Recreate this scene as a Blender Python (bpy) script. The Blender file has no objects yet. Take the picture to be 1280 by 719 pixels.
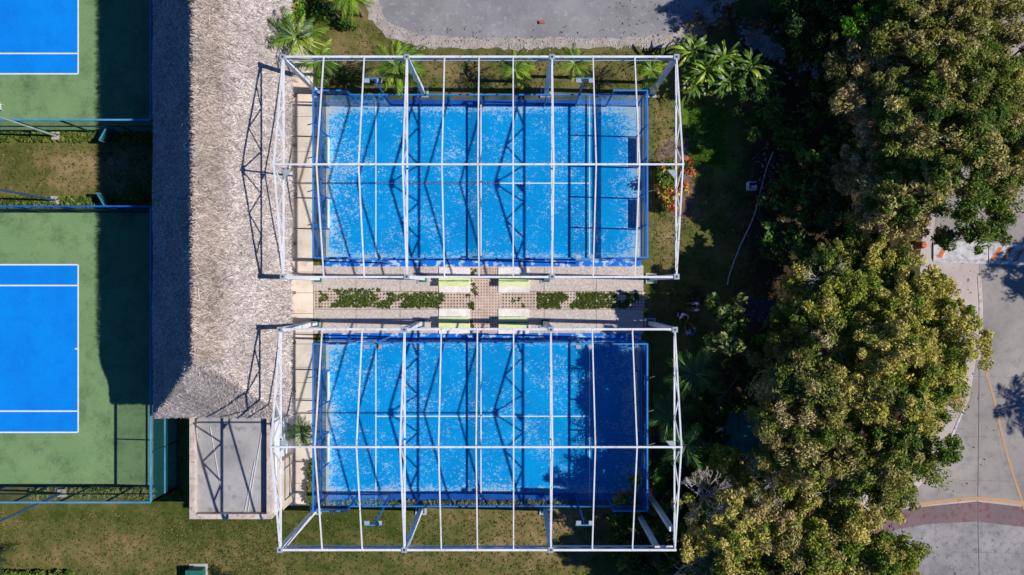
import bpy, math, random
import numpy as np
from mathutils import Vector, Matrix
random.seed(7); rng = np.random.default_rng(11)
R = math.radians
C = bpy.context.scene
COL = C.collection
# ------------------------------------------------------------------ camera, world, sun
H = 50.0; F = 960.0                      # camera height (m), focal length in pixels of a 1280 px wide picture
cam = bpy.data.cameras.new('camera'); cam.lens = 27.0; cam.sensor_width = 36.0; cam.clip_end = 1000
co = bpy.data.objects.new('camera', cam); co.location = (0, 0, H); COL.objects.link(co); C.camera = co
SX, SY = -1.094, 0.03                    # metres a shadow runs per metre of height
elev = math.atan(1/math.hypot(SX, SY))
w = bpy.data.worlds.new('World'); C.world = w; w.use_nodes = True
nt = w.node_tree; bgn = nt.nodes['Background']
sky = nt.nodes.new('ShaderNodeTexSky'); sky.sky_type = 'NISHITA'; sky.sun_disc = False
sky.sun_elevation = elev; sky.sun_rotation = math.atan2(-SX, -SY)
sky.ozone_density = 4.0
tn = nt.nodes.new('ShaderNodeMix'); tn.data_type = 'RGBA'; tn.blend_type = 'MULTIPLY'; tn.inputs[0].default_value = 1.0; tn.inputs[7].default_value = (.21, .70, 1.55, 1)   # deep blue clear-day sky
nt.links.new(sky.outputs[0], tn.inputs[6]); nt.links.new(tn.outputs[2], bgn.inputs[0]); bgn.inputs[1].default_value = 0.05
sl = bpy.data.lights.new('sun', 'SUN'); sl.energy = 5.0; sl.angle = R(0.5); sl.color = (1.0, .965, .92)
so = bpy.data.objects.new('sun', sl); COL.objects.link(so); so.location = (30, 0, 40)
so.rotation_euler = Vector((SX, SY, -1)).to_track_quat('-Z', 'Y').to_euler()
C.view_settings.view_transform = 'Standard'; C.view_settings.look = 'None'
C.view_settings.exposure = 0.0; C.view_settings.gamma = 1.0
C.cycles.max_bounces = 6; C.cycles.transparent_max_bounces = 24

# ------------------------------------------------------------------ helpers
def W(px, py, z=0.0):
    return Vector(((px-640)/F*(H-z), -(py-359.5)/F*(H-z), z))
def tag(o, label=None, cat=None, group=None, kind=None):
    if label: o['label'] = label
    if cat: o['category'] = cat
    if group: o['group'] = group
    if kind: o['kind'] = kind
    return o
def thing(name, label, cat, loc=(0, 0, 0), rz=0.0, group=None):
    o = bpy.data.objects.new(name, None); o.empty_display_size = .3
    COL.objects.link(o); o.location = loc; o.rotation_euler[2] = rz
    return tag(o, label, cat, group)
def wl(o):
    v = Vector((0, 0, 0))
    while o is not None:
        v += o.location; o = o.parent
    return v
def link(name, me, parent=None, loc=(0, 0, 0), rot=(0, 0, 0), sc=None):
    o = bpy.data.objects.new(name, me); COL.objects.link(o); o.parent = parent
    o.location = loc; o.rotation_euler = rot
    if sc is not None: o.scale = sc
    return o
class MB:
    def __init__(s): s.v = []; s.f = []
    def quad(s, *p):
        n = len(s.v); s.v += [tuple(q) for q in p]; s.f.append(tuple(range(n, n+len(p)))); return s
    def box(s, x0, x1, y0, y1, z0, z1):
        n = len(s.v)
        s.v += [(x0,y0,z0),(x1,y0,z0),(x1,y1,z0),(x0,y1,z0),(x0,y0,z1),(x1,y0,z1),(x1,y1,z1),(x0,y1,z1)]
        s.f += [tuple(n+i for i in q) for q in ((3,2,1,0),(4,5,6,7),(0,1,5,4),(1,2,6,5),(2,3,7,6),(3,0,4,7))]; return s
    def bar(s, p, q, w, h=None, n=4, w2=None):
        p = Vector(p); q = Vector(q); d = (q-p); h = h or w; w2 = w2 if w2 is not None else w
        d.normalize(); up = Vector((0, 0, 1)) if abs(d.z) < .98 else Vector((0, 1, 0))
        a = d.cross(up).normalized(); b = a.cross(d).normalized(); k = len(s.v)
        off = math.pi/4 if n == 4 else 0; sc = math.sqrt(2) if n == 4 else 1
        for (c, ww, hh) in ((p, w, h), (q, w2, h*w2/w)):
            for i in range(n):
                t = off+2*math.pi*i/n
                s.v.append(tuple(c+a*(math.cos(t)*ww/2*sc)+b*(math.sin(t)*hh/2*sc)))
        for i in range(n):
            j = (i+1) % n; s.f.append((k+i, k+j, k+n+j, k+n+i))
        s.f.append(tuple(k+i for i in reversed(range(n)))); s.f.append(tuple(k+n+i for i in range(n))); return s
    def lathe(s, c, prof, n=12):
        k = len(s.v); cx, cy, cz = c
        for (r, z) in prof:
            for i in range(n):
                t = 2*math.pi*i/n; s.v.append((cx+r*math.cos(t), cy+r*math.sin(t), cz+z))
        for a in range(len(prof)-1):
            for i in range(n):
                j = (i+1) % n; s.f.append((k+a*n+i, k+a*n+j, k+(a+1)*n+j, k+(a+1)*n+i))
        s.f.append(tuple(k+i for i in reversed(range(n)))); s.f.append(tuple(k+(len(prof)-1)*n+i for i in range(n))); return s
    def prism(s, pts, z0, z1):
        n = len(pts); k = len(s.v)
        s.v += [(p[0], p[1], z0) for p in pts]+[(p[0], p[1], z1) for p in pts]
        s.f.append(tuple(k+n+i for i in range(n))); s.f.append(tuple(k+i for i in reversed(range(n))))
        for i in range(n):
            j = (i+1) % n; s.f.append((k+i, k+j, k+n+j, k+n+i))
        return s
    def mesh(s, name, mat, off=(0, 0, 0)):
        me = bpy.data.meshes.new(name); o = Vector(off)
        me.from_pydata([(a-o.x, b-o.y, c-o.z) for a, b, c in s.v], [], s.f)
        if mat: me.materials.append(mat)
        me.update(); return me
    def build(s, name, mat, parent=None, kind=None):      # world coordinates in, local to the parent out
        o = link(name, s.mesh(name, mat, wl(parent) if parent else (0, 0, 0)), parent)
        if kind: o['kind'] = kind
        return o

def np_mesh(name, V, Fq, cols=None, mat=None, smooth=False):
    """V (n,3), Fq (m,4) quads, cols (n,3)"""
    me = bpy.data.meshes.new(name); n = len(V); m = len(Fq); k = Fq.shape[1]
    me.vertices.add(n); me.vertices.foreach_set('co', np.ascontiguousarray(V, dtype=np.float32).ravel())
    me.loops.add(m*k); me.loops.foreach_set('vertex_index', np.ascontiguousarray(Fq, dtype=np.int32).ravel())
    me.polygons.add(m); me.polygons.foreach_set('loop_start', np.arange(0, m*k, k, dtype=np.int32))
    if smooth: me.polygons.foreach_set('use_smooth', np.ones(m, dtype=bool))
    if cols is not None:
        a = me.color_attributes.new('tint', 'FLOAT_COLOR', 'POINT')
        a.data.foreach_set('color', np.concatenate([cols, np.ones((n, 1))], 1).astype(np.float32).ravel())
    me.update(calc_edges=True)
    if mat: me.materials.append(mat)
    return me

# ------------------------------------------------------------------ materials
def S(r, g, b, k=1.0):
    f = lambda c: ((c/255+.055)/1.055)**2.4 if c/255 > .04045 else c/255/12.92
    return (f(r)*k, f(g)*k, f(b)*k, 1)
def newmat(name):
    m = bpy.data.materials.new(name); m.use_nodes = True
    return m, m.node_tree, m.node_tree.nodes['Principled BSDF']
def N(nt, t, **kw):
    n = nt.nodes.new(t)
    for k, v in kw.items(): setattr(n, k, v)
    return n
def noise(nt, scale, detail=4, rough=.55, vec=None, dist=0):
    n = N(nt, 'ShaderNodeTexNoise'); n.inputs['Scale'].default_value = scale; n.inputs['Detail'].default_value = detail
    n.inputs['Roughness'].default_value = rough; n.inputs['Distortion'].default_value = dist
    if vec is not None: nt.links.new(vec, n.inputs['Vector'])
    return n.outputs['Fac']
def ramp(nt, fac, stops):
    r = N(nt, 'ShaderNodeValToRGB'); e = r.color_ramp.elements
    while len(e) < len(stops): e.new(.5)
    for i, (p, c) in enumerate(stops):
        e[i].position = p; e[i].color = c if len(c) == 4 else (*c, 1)
    nt.links.new(fac, r.inputs[0]); return r.outputs[0]
def mixc(nt, fac, a, b, mode='MIX'):
    m = N(nt, 'ShaderNodeMix', data_type='RGBA', blend_type=mode)
    for i, x in ((0, fac), (6, a), (7, b)):
        if isinstance(x, (float, int, tuple)): m.inputs[i].default_value = x
        else: nt.links.new(x, m.inputs[i])
    return m.outputs[2]
def math_(nt, op, a, b=0.0, clamp=False):
    m = N(nt, 'ShaderNodeMath', operation=op); m.use_clamp = clamp
    for i, x in ((0, a), (1, b)):
        if isinstance(x, (float, int)): m.inputs[i].default_value = x
        else: nt.links.new(x, m.inputs[i])
    return m.outputs[0]
def coord(nt): return N(nt, 'ShaderNodeNewGeometry').outputs['Position']
def step(nt, v, lo, hi):
    m = N(nt, 'ShaderNodeMapRange'); nt.links.new(v, m.inputs[0]); m.inputs[1].default_value = lo; m.inputs[2].default_value = hi
    return m.outputs[0]
def bump(nt, b, h, strength=.4, dist=.03):
    n = N(nt, 'ShaderNodeBump'); n.inputs['Strength'].default_value = strength; n.inputs['Distance'].default_value = dist
    nt.links.new(h, n.inputs['Height']); nt.links.new(n.outputs[0], b.inputs['Normal'])
def M(name, c1, c2, scale=1.5, rough=.8, bs=None, bstr=.3, detail=6, c3=None, scale3=12, lo3=.55, hi3=.7, metal=0, spec=.3, lo=.35, hi=.65):
    m, nt, b = newmat(name); v = coord(nt)
    col = ramp(nt, noise(nt, scale, detail, .6, v), [(lo, c1), (hi, c2)])
    if c3: col = mixc(nt, step(nt, noise(nt, scale3, 4, .6, v), lo3, hi3), col, c3)
    nt.links.new(col, b.inputs['Base Color']); b.inputs['Roughness'].default_value = rough
    b.inputs['Metallic'].default_value = metal; b.inputs['Specular IOR Level'].default_value = spec
    if bs: bump(nt, b, noise(nt, bs, 5, .6, v), bstr)
    return m
m_white = M('white_paint', (.80,.80,.80,1), (.66,.65,.64,1), .8, .45, c3=(.42,.33,.27,1), scale3=5, lo3=.58, hi3=.72)
m_grey = M('grey_paint', (.36,.42,.45,1), (.28,.32,.35,1), 1.5, .5)
m_blue = M('blue_steel', (.008,.13,.50,1), (.005,.08,.36,1), 1.2, .4, spec=.5)
m_cyan = M('pale_blue_steel', (.09,.33,.55,1), (.05,.22,.42,1), 1.2, .45)
m_dark = M('dark_metal', (.02,.022,.025,1), (.04,.04,.045,1), 3, .5)
m_green = M('green_paint', (.012,.11,.085,1), (.02,.16,.12,1), 2, .5)
m_conc = M('concrete', (.52,.47,.42,1), (.38,.35,.32,1), .9, .9, 30, .3, c3=(.24,.22,.20,1), scale3=5, lo3=.6, hi3=.85)
m_cream = M('cream_concrete', S(238,222,204), S(214,196,178), .6, .85, 40, .15, c3=S(172,150,128), scale3=2.2, lo3=.58, hi3=.8)
m_roof = M('weathered_roof', S(176,172,168), S(146,142,140), .5, .9, 20, .3, c3=S(112,104,98), scale3=1.6, lo3=.56, hi3=.8)
m_parapet = M('parapet_plaster', S(214,196,180), S(176,162,152), 1.2, .9, 25, .3, c3=S(130,118,108), scale3=4)
m_wall = M('white_plaster', (.78,.78,.78,1), (.68,.68,.68,1), 1, .8, 20, .1)
m_beige = M('beige_plaster', S(214,198,180), S(190,172,150), 1, .8, 20, .1)
m_pad = M('pale_pad', S(240,232,226), S(218,208,202), 1.5, .9, 50, .2, c3=S(190,178,168), scale3=9)
m_yel = M('lime_paint', S(226,230,168), S(214,220,152), 2, .6, c3=S(190,196,130), scale3=8)
m_lime_d = M('green_trim', S(120,150,70), S(100,130,60), 2, .6)
m_asph = M('old_asphalt', S(150,147,147), S(126,124,126), .35, .95, 45, .5, c3=S(172,168,162), scale3=3, lo3=.55, hi3=.8)
m_gravel = M('pale_gravel', S(188,178,170), S(156,146,138), 1.3, .95, 22, .6, c3=S(120,104,88), scale3=10, lo3=.5, hi3=.7)
m_expo = M('exposed_aggregate', S(214,200,188), S(178,164,152), 9, .95, 40, .6, c3=S(138,126,116), scale3=11, lo3=.58, hi3=.72)
m_paver = M('paver_blocks', S(206,186,168), S(180,160,144), 2, .9, 30, .3)
m_brick = M('pink_paver', S(212,188,172), S(188,164,148), 1.5, .9, 30, .3, c3=S(130,95,75), scale3=4, lo3=.62, hi3=.72)
m_soil = M('dark_soil', S(74,64,52), S(48,42,34), 1.2, 1, 14, .8, c3=S(96,86,72), scale3=6, lo3=.6, hi3=.8)
m_road = M('road_concrete', S(166,156,148), S(134,127,122), .22, .9, 30, .3, detail=10, c3=S(116,110,108), scale3=1.6, lo3=.5, hi3=.85)
m_road2 = M('rough_concrete', S(160,154,150), S(128,124,124), .4, .9, 9, .6, c3=S(112,106,106), scale3=2.6, lo3=.5, hi3=.72)
m_side = M('pink_concrete', S(196,182,172), S(172,158,150), .4, .9, 30, .3, c3=S(150,138,130), scale3=2, lo3=.58, hi3=.85)
m_band = M('red_brown_concrete', S(128,104,104), S(112,98,100), .35, .9, 14, .5, c3=S(122,76,78), scale3=2.6, lo3=.52, hi3=.66)
m_joint = M('joint', S(118,110,106), S(104,98,96), 3, .9)
m_dkg = M('dark_green_paint', (.006,.045,.042,1), (.01,.06,.055,1), 2, .6)
m_fill = M('joint_soil', S(140,118,96), S(112,92,72), 4, 1)
m_sky = M('light_blue_steel', (.03,.24,.62,1), (.015,.17,.5,1), 1.2, .4, spec=.5)
m_navy = M('navy_paint', (.03,.08,.17,1), (.02,.06,.13,1), 2, .5)
m_gg = M('grey_green_paint', S(150,170,160), S(130,150,140), 2, .5)
m_yline = M('worn_yellow', S(192,150,96), S(176,142,104), 2, .8, c3=S(160,146,134), scale3=4, lo3=.48, hi3=.66)
m_orange = M('worn_orange', S(204,106,52), S(190,104,62), 2, .8, c3=S(190,178,168), scale3=5, lo3=.55, hi3=.68)
m_whiteline = M('line_white', (.8,.8,.8,1), (.7,.7,.7,1), 2, .7)
m_chalk = M('worn_white', S(206,202,198), S(176,172,170), 2, .85, c3=S(140,136,134), scale3=4, lo3=.52, hi3=.7)
m_brickred = M('clay', S(170,112,84), S(150,96,72), 4, .9)
m_cable = M('white_cable', (.7,.7,.7,1), (.6,.6,.6,1), 2, .6)
m_glasslens = M('lamp_lens', (.6,.62,.62,1), (.5,.52,.52,1), 3, .2)
m_teal = M('teal_sheet', S(60,150,150), S(40,120,124), .8, .6, c3=S(60,140,130), scale3=3)
m_bark = M('bark', S(132,116,102), S(98,84,72), 4, .95, 20, .6)
m_twig = M('bare_twig', S(196,186,182), S(170,158,154), 4, .9)
m_stone = M('stones', S(190,182,174), S(130,124,118), 3, .9, 12, .4)
m_thatch_base = M('thatch_base', S(120,108,98), S(84,74,66), 3, 1, 8, .8)
m_adv = M('banner_blue', S(20,110,210), S(16,90,180), 1, .6)
m_advw = M('banner_white', (.75,.76,.78,1), (.6,.62,.66,1), 3, .6)

def court_mat(name, base, base2, dirt, fleck, fl=.0, lushs=.25):
    m, nt, b = newmat(name); v = coord(nt)
    col = ramp(nt, noise(nt, lushs, 5, .65, v), [(.3, base), (.7, base2)])
    col = mixc(nt, math_(nt, 'MULTIPLY', step(nt, noise(nt, .55, 8, .75, v), .48, .72), .75), col, dirt)
    g = math_(nt, 'MULTIPLY', step(nt, noise(nt, 9, 3, .7, v), .5, .8), fl)
    col = mixc(nt, g, col, fleck)
    nt.links.new(col, b.inputs['Base Color']); b.inputs['Roughness'].default_value = .92; b.inputs['Specular IOR Level'].default_value = .15
    bump(nt, b, noise(nt, 40, 3, .6, v), .3, .02); return m
m_tgreen = court_mat('green_acrylic', S(124,152,102), S(104,136,90), S(58,80,54), S(156,170,130), .5)
m_tblue = court_mat('blue_acrylic', S(0,136,226), S(0,122,214), S(0,110,200), S(50,150,232), .35)

def turf_mat():
    m, nt, b = newmat('blue_turf_with_sand'); v = coord(nt)
    col = ramp(nt, noise(nt, .35, 5, .6, v), [(.3, S(0,128,192)), (.7, S(0,148,212))])
    col = mixc(nt, math_(nt, 'MULTIPLY', step(nt, noise(nt, 1.2, 4, .6, v), .55, .8), .4), col, S(40,150,205))
    mp = N(nt, 'ShaderNodeMapping'); mp.inputs['Scale'].default_value = (1, 1.5, 1); nt.links.new(v, mp.inputs[0])
    sp = noise(nt, 5.2, 2.5, .55, mp.outputs[0], 1.4)
    big = noise(nt, .42, 5, .65, v)
    edge = N(nt, 'ShaderNodeTexCoord').outputs['Object']
    sx = N(nt, 'ShaderNodeSeparateXYZ'); nt.links.new(edge, sx.inputs[0])
    ex = math_(nt, 'MULTIPLY', step(nt, math_(nt, 'ABSOLUTE', sx.outputs[0]), 8.3, 9.9), .15)
    ey = math_(nt, 'MULTIPLY', step(nt, math_(nt, 'ABSOLUTE', sx.outputs[1]), 4.3, 4.95), .2)
    thr = math_(nt, 'ADD', math_(nt, 'ADD', sp, math_(nt, 'MULTIPLY', math_(nt, 'SUBTRACT', big, .5), .62)), math_(nt, 'ADD', ex, ey))
    col = mixc(nt, math_(nt, 'MULTIPLY', step(nt, thr, .59, .68), .5), col, S(176,212,226))
    col = mixc(nt, math_(nt, 'MULTIPLY', step(nt, thr, .68, .82), .65), col, S(178,176,166))
    nt.links.new(col, b.inputs['Base Color']); b.inputs['Roughness'].default_value = .95; b.inputs['Specular IOR Level'].default_value = .1
    bump(nt, b, noise(nt, 60, 2, .6, v), .25, .02); return m
m_turf = turf_mat()
m_kerb = M('worn_blue_kerb', S(0,112,208), S(0,96,188), .8, .7, c3=S(170,200,222), scale3=2.6, lo3=.52, hi3=.60)

def glass_mat():
    m, nt, b = newmat('panel_glass'); out = nt.nodes['Material Output']
    t = N(nt, 'ShaderNodeBsdfTransparent'); t.inputs[0].default_value = (.95, .975, .98, 1)
    g = N(nt, 'ShaderNodeBsdfGlossy'); g.inputs['Roughness'].default_value = .03; g.inputs[0].default_value = (.9, .95, 1, 1)
    f = N(nt, 'ShaderNodeFresnel'); f.inputs[0].default_value = 1.5; mx = N(nt, 'ShaderNodeMixShader')
    bf = N(nt, 'ShaderNodeNewGeometry'); fr = math_(nt, 'MULTIPLY', f.outputs[0], math_(nt, 'SUBTRACT', 1.0, bf.outputs['Backfacing']))
    nt.links.new(fr, mx.inputs[0]); nt.links.new(t.outputs[0], mx.inputs[1]); nt.links.new(g.outputs[0], mx.inputs[2])
    nt.links.new(mx.outputs[0], out.inputs[0]); return m
m_glass = glass_mat()
def fabric_mat(name, col, a):
    m, nt, b = newmat(name); out = nt.nodes['Material Output']; b.inputs['Base Color'].default_value = col; b.inputs['Roughness'].default_value = .9
    t = N(nt, 'ShaderNodeBsdfTransparent'); mx = N(nt, 'ShaderNodeMixShader'); mx.inputs[0].default_value = a
    nt.links.new(t.outputs[0], mx.inputs[1]); nt.links.new(b.outputs[0], mx.inputs[2]); nt.links.new(mx.outputs[0], out.inputs[0]); return m
m_screen = fabric_mat('green_windscreen_mesh', (.012, .12, .10, 1), .30)
m_fine = fabric_mat('fine_blue_mesh', (.01, .06, .3, 1), .35)
m_strip = fabric_mat('blue_banner_mesh', (.01, .12, .45, 1), .62)
def tint_mat(name, trans=.25, rough=.7, spec=.2):
    m, nt, b = newmat(name); out = nt.nodes['Material Output']
    a = N(nt, 'ShaderNodeAttribute'); a.attribute_name = 'tint'; nt.links.new(a.outputs['Color'], b.inputs['Base Color'])
    b.inputs['Roughness'].default_value = rough; b.inputs['Specular IOR Level'].default_value = spec
    if trans:
        t = N(nt, 'ShaderNodeBsdfTranslucent'); nt.links.new(a.outputs['Color'], t.inputs[0])
        mx = N(nt, 'ShaderNodeMixShader'); mx.inputs[0].default_value = trans
        nt.links.new(b.outputs[0], mx.inputs[1]); nt.links.new(t.outputs[0], mx.inputs[2]); nt.links.new(mx.outputs[0], out.inputs[0])
    return m
m_leaf = tint_mat('leaves', .22, .6); m_straw = tint_mat('straw', 0, .95, .05)
m_frond = tint_mat('frond', .25, .4, .45)

# ------------------------------------------------------------------ the ground
def lawn():
    # dryness / lushness / soil painted per vertex where the lawn itself is dry, lush or bare
    nx, ny = 220, 130
    xs = np.linspace(-40, 40, nx); ys = np.linspace(-24, 24, ny)
    xs[0] = -400; xs[-1] = 400; ys[0] = -400; ys[-1] = 400
    X, Y = np.meshgrid(xs, ys); PX = X*19.2+640; PY = 359.5-Y*19.2
    dry = np.full(X.shape, .45); lush = np.zeros(X.shape); soil = np.zeros(X.shape)
    def blob(A, px, py, rx, ry, v):
        k = np.exp(-(((PX-px)/rx)**2+((PY-py)/ry)**2)); A[:] = A*(1-k)+v*k
    for b in [(110,210,80,26,.95),(20,210,30,20,.3),(60,640,60,14,.3),(120,690,110,20,.68),(260,700,50,16,.6),(240,640,60,25,.12),
              (420,650,90,30,.15),(560,640,40,20,.55),(640,690,80,30,.75),(700,650,60,30,.85),(430,60,45,26,.75),(400,20,12,30,.1),(400,100,30,15,.2),
              (560,90,30,20,.8),(700,90,60,18,.7),(830,170,12,40,.8),(850,240,30,40,.75),(835,310,14,30,.85),(870,330,25,30,.35),(860,360,20,20,.3)]:
        blob(dry, *b)
    blob(lush, 882, 165, 24, 24, 1); blob(lush, 860, 140, 14, 20, .6); blob(lush, 905, 205, 20, 14, .7); blob(lush, 165, 171, 120, 6, .5)
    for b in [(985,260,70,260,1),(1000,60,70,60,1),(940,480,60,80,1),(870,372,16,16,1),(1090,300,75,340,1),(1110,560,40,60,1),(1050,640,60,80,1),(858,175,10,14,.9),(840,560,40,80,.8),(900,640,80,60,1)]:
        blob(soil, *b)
    V = np.stack([X.ravel(), Y.ravel(), np.zeros(X.size)], 1)
    i = np.arange(nx-1); j = np.arange(ny-1); I, J = np.meshgrid(i, j); a = (J*nx+I).ravel()
    Fq = np.stack([a, a+1, a+nx+1, a+nx], 1)
    m, nt, b = newmat('lawn'); v = coord(nt)
    at = N(nt, 'ShaderNodeAttribute'); at.attribute_name = 'tint'
    sp = N(nt, 'ShaderNodeSeparateColor'); nt.links.new(at.outputs['Color'], sp.inputs[0])
    d = math_(nt, 'ADD', sp.outputs[0], math_(nt, 'MULTIPLY', math_(nt, 'SUBTRACT', noise(nt, .7, 8, .7, v), .5), 1.9))
    col = ramp(nt, d, [(.15, S(66,78,34)), (.45, S(94,96,52)), (.7, S(120,108,70)), (1.0, S(148,128,94))])
    col = mixc(nt, sp.outputs[1], col, S(84,128,36))
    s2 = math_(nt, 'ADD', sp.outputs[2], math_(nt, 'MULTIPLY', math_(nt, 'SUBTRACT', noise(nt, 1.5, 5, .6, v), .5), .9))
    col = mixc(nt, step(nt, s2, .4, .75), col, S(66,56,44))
    fine = noise(nt, 14, 4, .75, v)
    col = mixc(nt, step(nt, fine, .3, .7), mixc(nt, 1.0, col, (.72,.74,.66,1), 'MULTIPLY'), mixc(nt, 1.0, col, (1.38,1.32,1.24,1), 'MULTIPLY'))
    nt.links.new(col, b.inputs['Base Color']); b.inputs['Roughness'].default_value = 1; b.inputs['Specular IOR Level'].default_value = 0
    bump(nt, b, fine, .7, .06)
    me = np_mesh('lawn', V, Fq, np.stack([dry.ravel(), lush.ravel(), soil.ravel()], 1), m)
    tag(link('lawn', me), kind='structure')
lawn()
def rough_poly(pts, amp=.12, seg=.35):
    out = []; P = [W(*p) for p in pts]
    for i in range(len(P)):
        a, b = P[i], P[(i+1) % len(P)]; n = max(1, int((b-a).length/seg))
        for k in range(n):
            q = a.lerp(b, k/n); out.append((q.x+random.uniform(-amp, amp), q.y+random.uniform(-amp, amp)))
    return out
def sheet(name, pts, mat, z, parent=None, amp=0, kind='structure', seg=.35):
    P = rough_poly(pts, amp, seg) if amp else [tuple(W(*p)[:2]) for p in pts]
    area = sum(P[i][0]*P[(i+1) % len(P)][1]-P[(i+1) % len(P)][0]*P[i][1] for i in range(len(P)))
    if area < 0: P = P[::-1]
    me = bpy.data.meshes.new(name); me.from_pydata([(x, y, z) for x, y in P], [], [tuple(range(len(P)))]); me.materials.append(mat)
    o = link(name, me, parent)
    if kind and not parent: o['kind'] = kind
    return o
# asphalt lot on the far side, with a gravel verge
sheet('gravel_verge', [(440,-60),(452,0),(462,22),(482,44),(520,58),(600,62),(700,61),(800,58),(850,58),(880,44),(905,20),(930,-10),(960,-60)], m_gravel, .005, amp=.16)
sheet('gravel_verge', [(925,40),(960,36),(1010,52),(1040,80),(1020,100),(985,78),(950,62)], m_gravel, .006, amp=.2)
sheet('asphalt_lot', [(472,-60),(474,0),(484,24),(515,42),(580,48),(700,47),(800,47),(840,42),(868,22),(895,0),(910,-60)], m_asph, .010, amp=.10)
# right-hand concrete
sheet('forecourt', [(1165,200),(1160,-80),(1500,-80),(1500,760),(1110,760),(1085,665),(1062,602),(1130,560),(1150,480),(1150,330)], m_side, .006, amp=.1)
road = sheet('road', [(1224,302),(1224,430),(1212,500),(1186,560),(1160,600),(1128,625),(1160,628),(1220,622),(1290,628),(1500,640),(1500,-80),(1180,-80),(1185,180),(1165,302)], m_road, .014)
sheet('road', [(1095,661),(1130,654),(1160,650),(1220,645),(1290,654),(1500,690),(1500,780),(1110,780)], m_road2, .012)
b_ = sheet('road_band', [(1080,650),(1105,640),(1160,633),(1220,627),(1290,635),(1500,655),(1500,690),(1290,660),(1220,652),(1160,655),(1120,662),(1090,675)], m_band, .019)
def ribbon(name, pts, w_, mat, z, parent=None, kind=None, th=0.0):
    P = [W(*p) for p in pts]; mb = MB(); L = []; Rr = []
    for i, p in enumerate(P):
        d = (P[min(i+1, len(P)-1)]-P[max(i-1, 0)]); d.z = 0; d.normalize(); n = Vector((-d.y, d.x, 0))*w_/2
        L.append(p+n); Rr.append(p-n)
    for i in range(len(P)-1):
        if th: 
            q = [Rr[i], Rr[i+1], L[i+1], L[i]]
            mb.prism([(a.x, a.y) for a in q], z, z+th)
        else: mb.quad(*[(a.x, a.y, z) for a in (Rr[i], Rr[i+1], L[i+1], L[i])])
    return mb.build(name, mat, parent, kind)
ribbon('painted_line', [(1228,435),(1234,470),(1244,505),(1256,560),(1270,605),(1282,640),(1290,670)], .16, m_yline, .024, road)
ribbon('painted_line', [(1140,632),(1160,629),(1190,625),(1220,623),(1250,625),(1290,631),(1400,645)], .26, m_yline, .028, road)
ribbon('kerb', [(1224,345),(1226,380),(1226,430),(1222,450)], .24, M('pale_kerb', S(204,188,176), S(180,166,156), 2, .9, c3=S(150,138,130), scale3=4), .0, None, 'structure', .028)
ribbon('painted_line', [(1224,450),(1223,560),(1222,640),(1224,719),(1224,800)], .03, m_joint, .026, road)
ribbon('painted_line', [(1150,-20),(1290,10)], .02, m_joint, .02, road)
for y0 in (470, 545, 600, 690):
    ribbon('painted_line', [(1190,y0),(1240,y0+1),(1300,y0+3)], .012, m_joint, .0225, road)
ribbon('kerb', [(1205,510),(1192,540),(1178,572),(1160,600)], .12, m_chalk, .0, None, 'structure', .03)

# speed hump with worn orange stripes
P0 = W(1165, 314); sh = thing('speed_hump', 'raised white speed hump with worn orange diagonal stripes across the road', 'speed bump', (P0.x, P0.y, 0))
a, b2 = W(1166, 301), W(1380, 309)
def hump(mb, x0, x1, y_of, dy, z=.1):
    for (xa, xb) in ((x0, x1),):
        ya0, yb0 = y_of(xa), y_of(xb)
        prof = [(0, .012), (.25, z), (dy-.25, z), (dy, .012)]
        for k in range(3):
            mb.quad((xa, ya0-prof[k+1][0], prof[k+1][1]), (xb, yb0-prof[k+1][0], prof[k+1][1]), (xb, yb0-prof[k][0], prof[k][1]), (xa, ya0-prof[k][0], prof[k][1]))
        mb.quad((xa, ya0, .0), (xa, ya0-.25, z), (xa, ya0-dy+.25, z), (xa, ya0-dy, 0))
yof = lambda x: a.y+(x-a.x)*(b2.y-a.y)/(b2.x-a.x)
mb = MB(); hump(mb, a.x, W(1234, 0).x, yof, 1.38); mb.build('hump_slab', m_chalk, sh)
mb = MB(); hump(mb, W(1235, 0).x, b2.x, yof, 1.38); mb.build('hump_slab', m_chalk, sh)
for i in range(14):
    x = W(1246+i*14, 0).x if i else W(1246, 0).x; y = yof(x); z = .106
    mb = MB(); k = .42 if i < 20 else .2
    mb.quad((x-k-.1, y-1.12, z), (x-k+.2, y-1.12, z), (x+k*.3+.22, y-.27, z), (x+k*.3-.08, y-.27, z)); mb.build('stripe', m_orange, sh)
for px in (1176,):
    x = W(px, 0).x; y = yof(x); mb = MB().quad((x-.35, y-1.1, .106), (x, y-1.1, .106), (x+.4, y-.3, .106), (x+.1, y-.3, .106)); mb.build('stripe', m_orange, sh)
MB().box(a.x, a.x+.06, yof(a.x)-1.38, yof(a.x)+.02, 0, .03).build('edge_strip', m_orange, sh)
MB().box(a.x+.1, b2.x, yof(a.x)+.06, yof(a.x)+.16, 0, .02).mesh  # (thin lip folded into the slabs)
# orange drum
p = W(1155, 306, .9); t = thing('traffic_drum', 'weathered orange drum at the left end of the striped speed hump', 'drum', (p.x, p.y, 0))
MB().lathe((p.x, p.y, 0), [(.30,0),(.30,.12),(.26,.14),(.25,.5),(.24,.52),(.22,.9),(.16,.96)], 14).build('drum_body', m_orange, t)
MB().lathe((p.x, p.y, 0), [(.262,.30),(.262,.42)], 14).build('band', m_chalk, t)
MB().bar((p.x-.08, p.y, .99), (p.x+.08, p.y, .99), .05).build('handle', m_dark, t)
p = W(677.5, 28); t = MB().box(-.19, .19, -.1, .1, 0, .12).build('loose_brick', m_brickred); t.location = (p.x, p.y, .012); t.rotation_euler[2] = .15
tag(t, 'single orange clay brick lying on the grey asphalt lot', 'brick')

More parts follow.
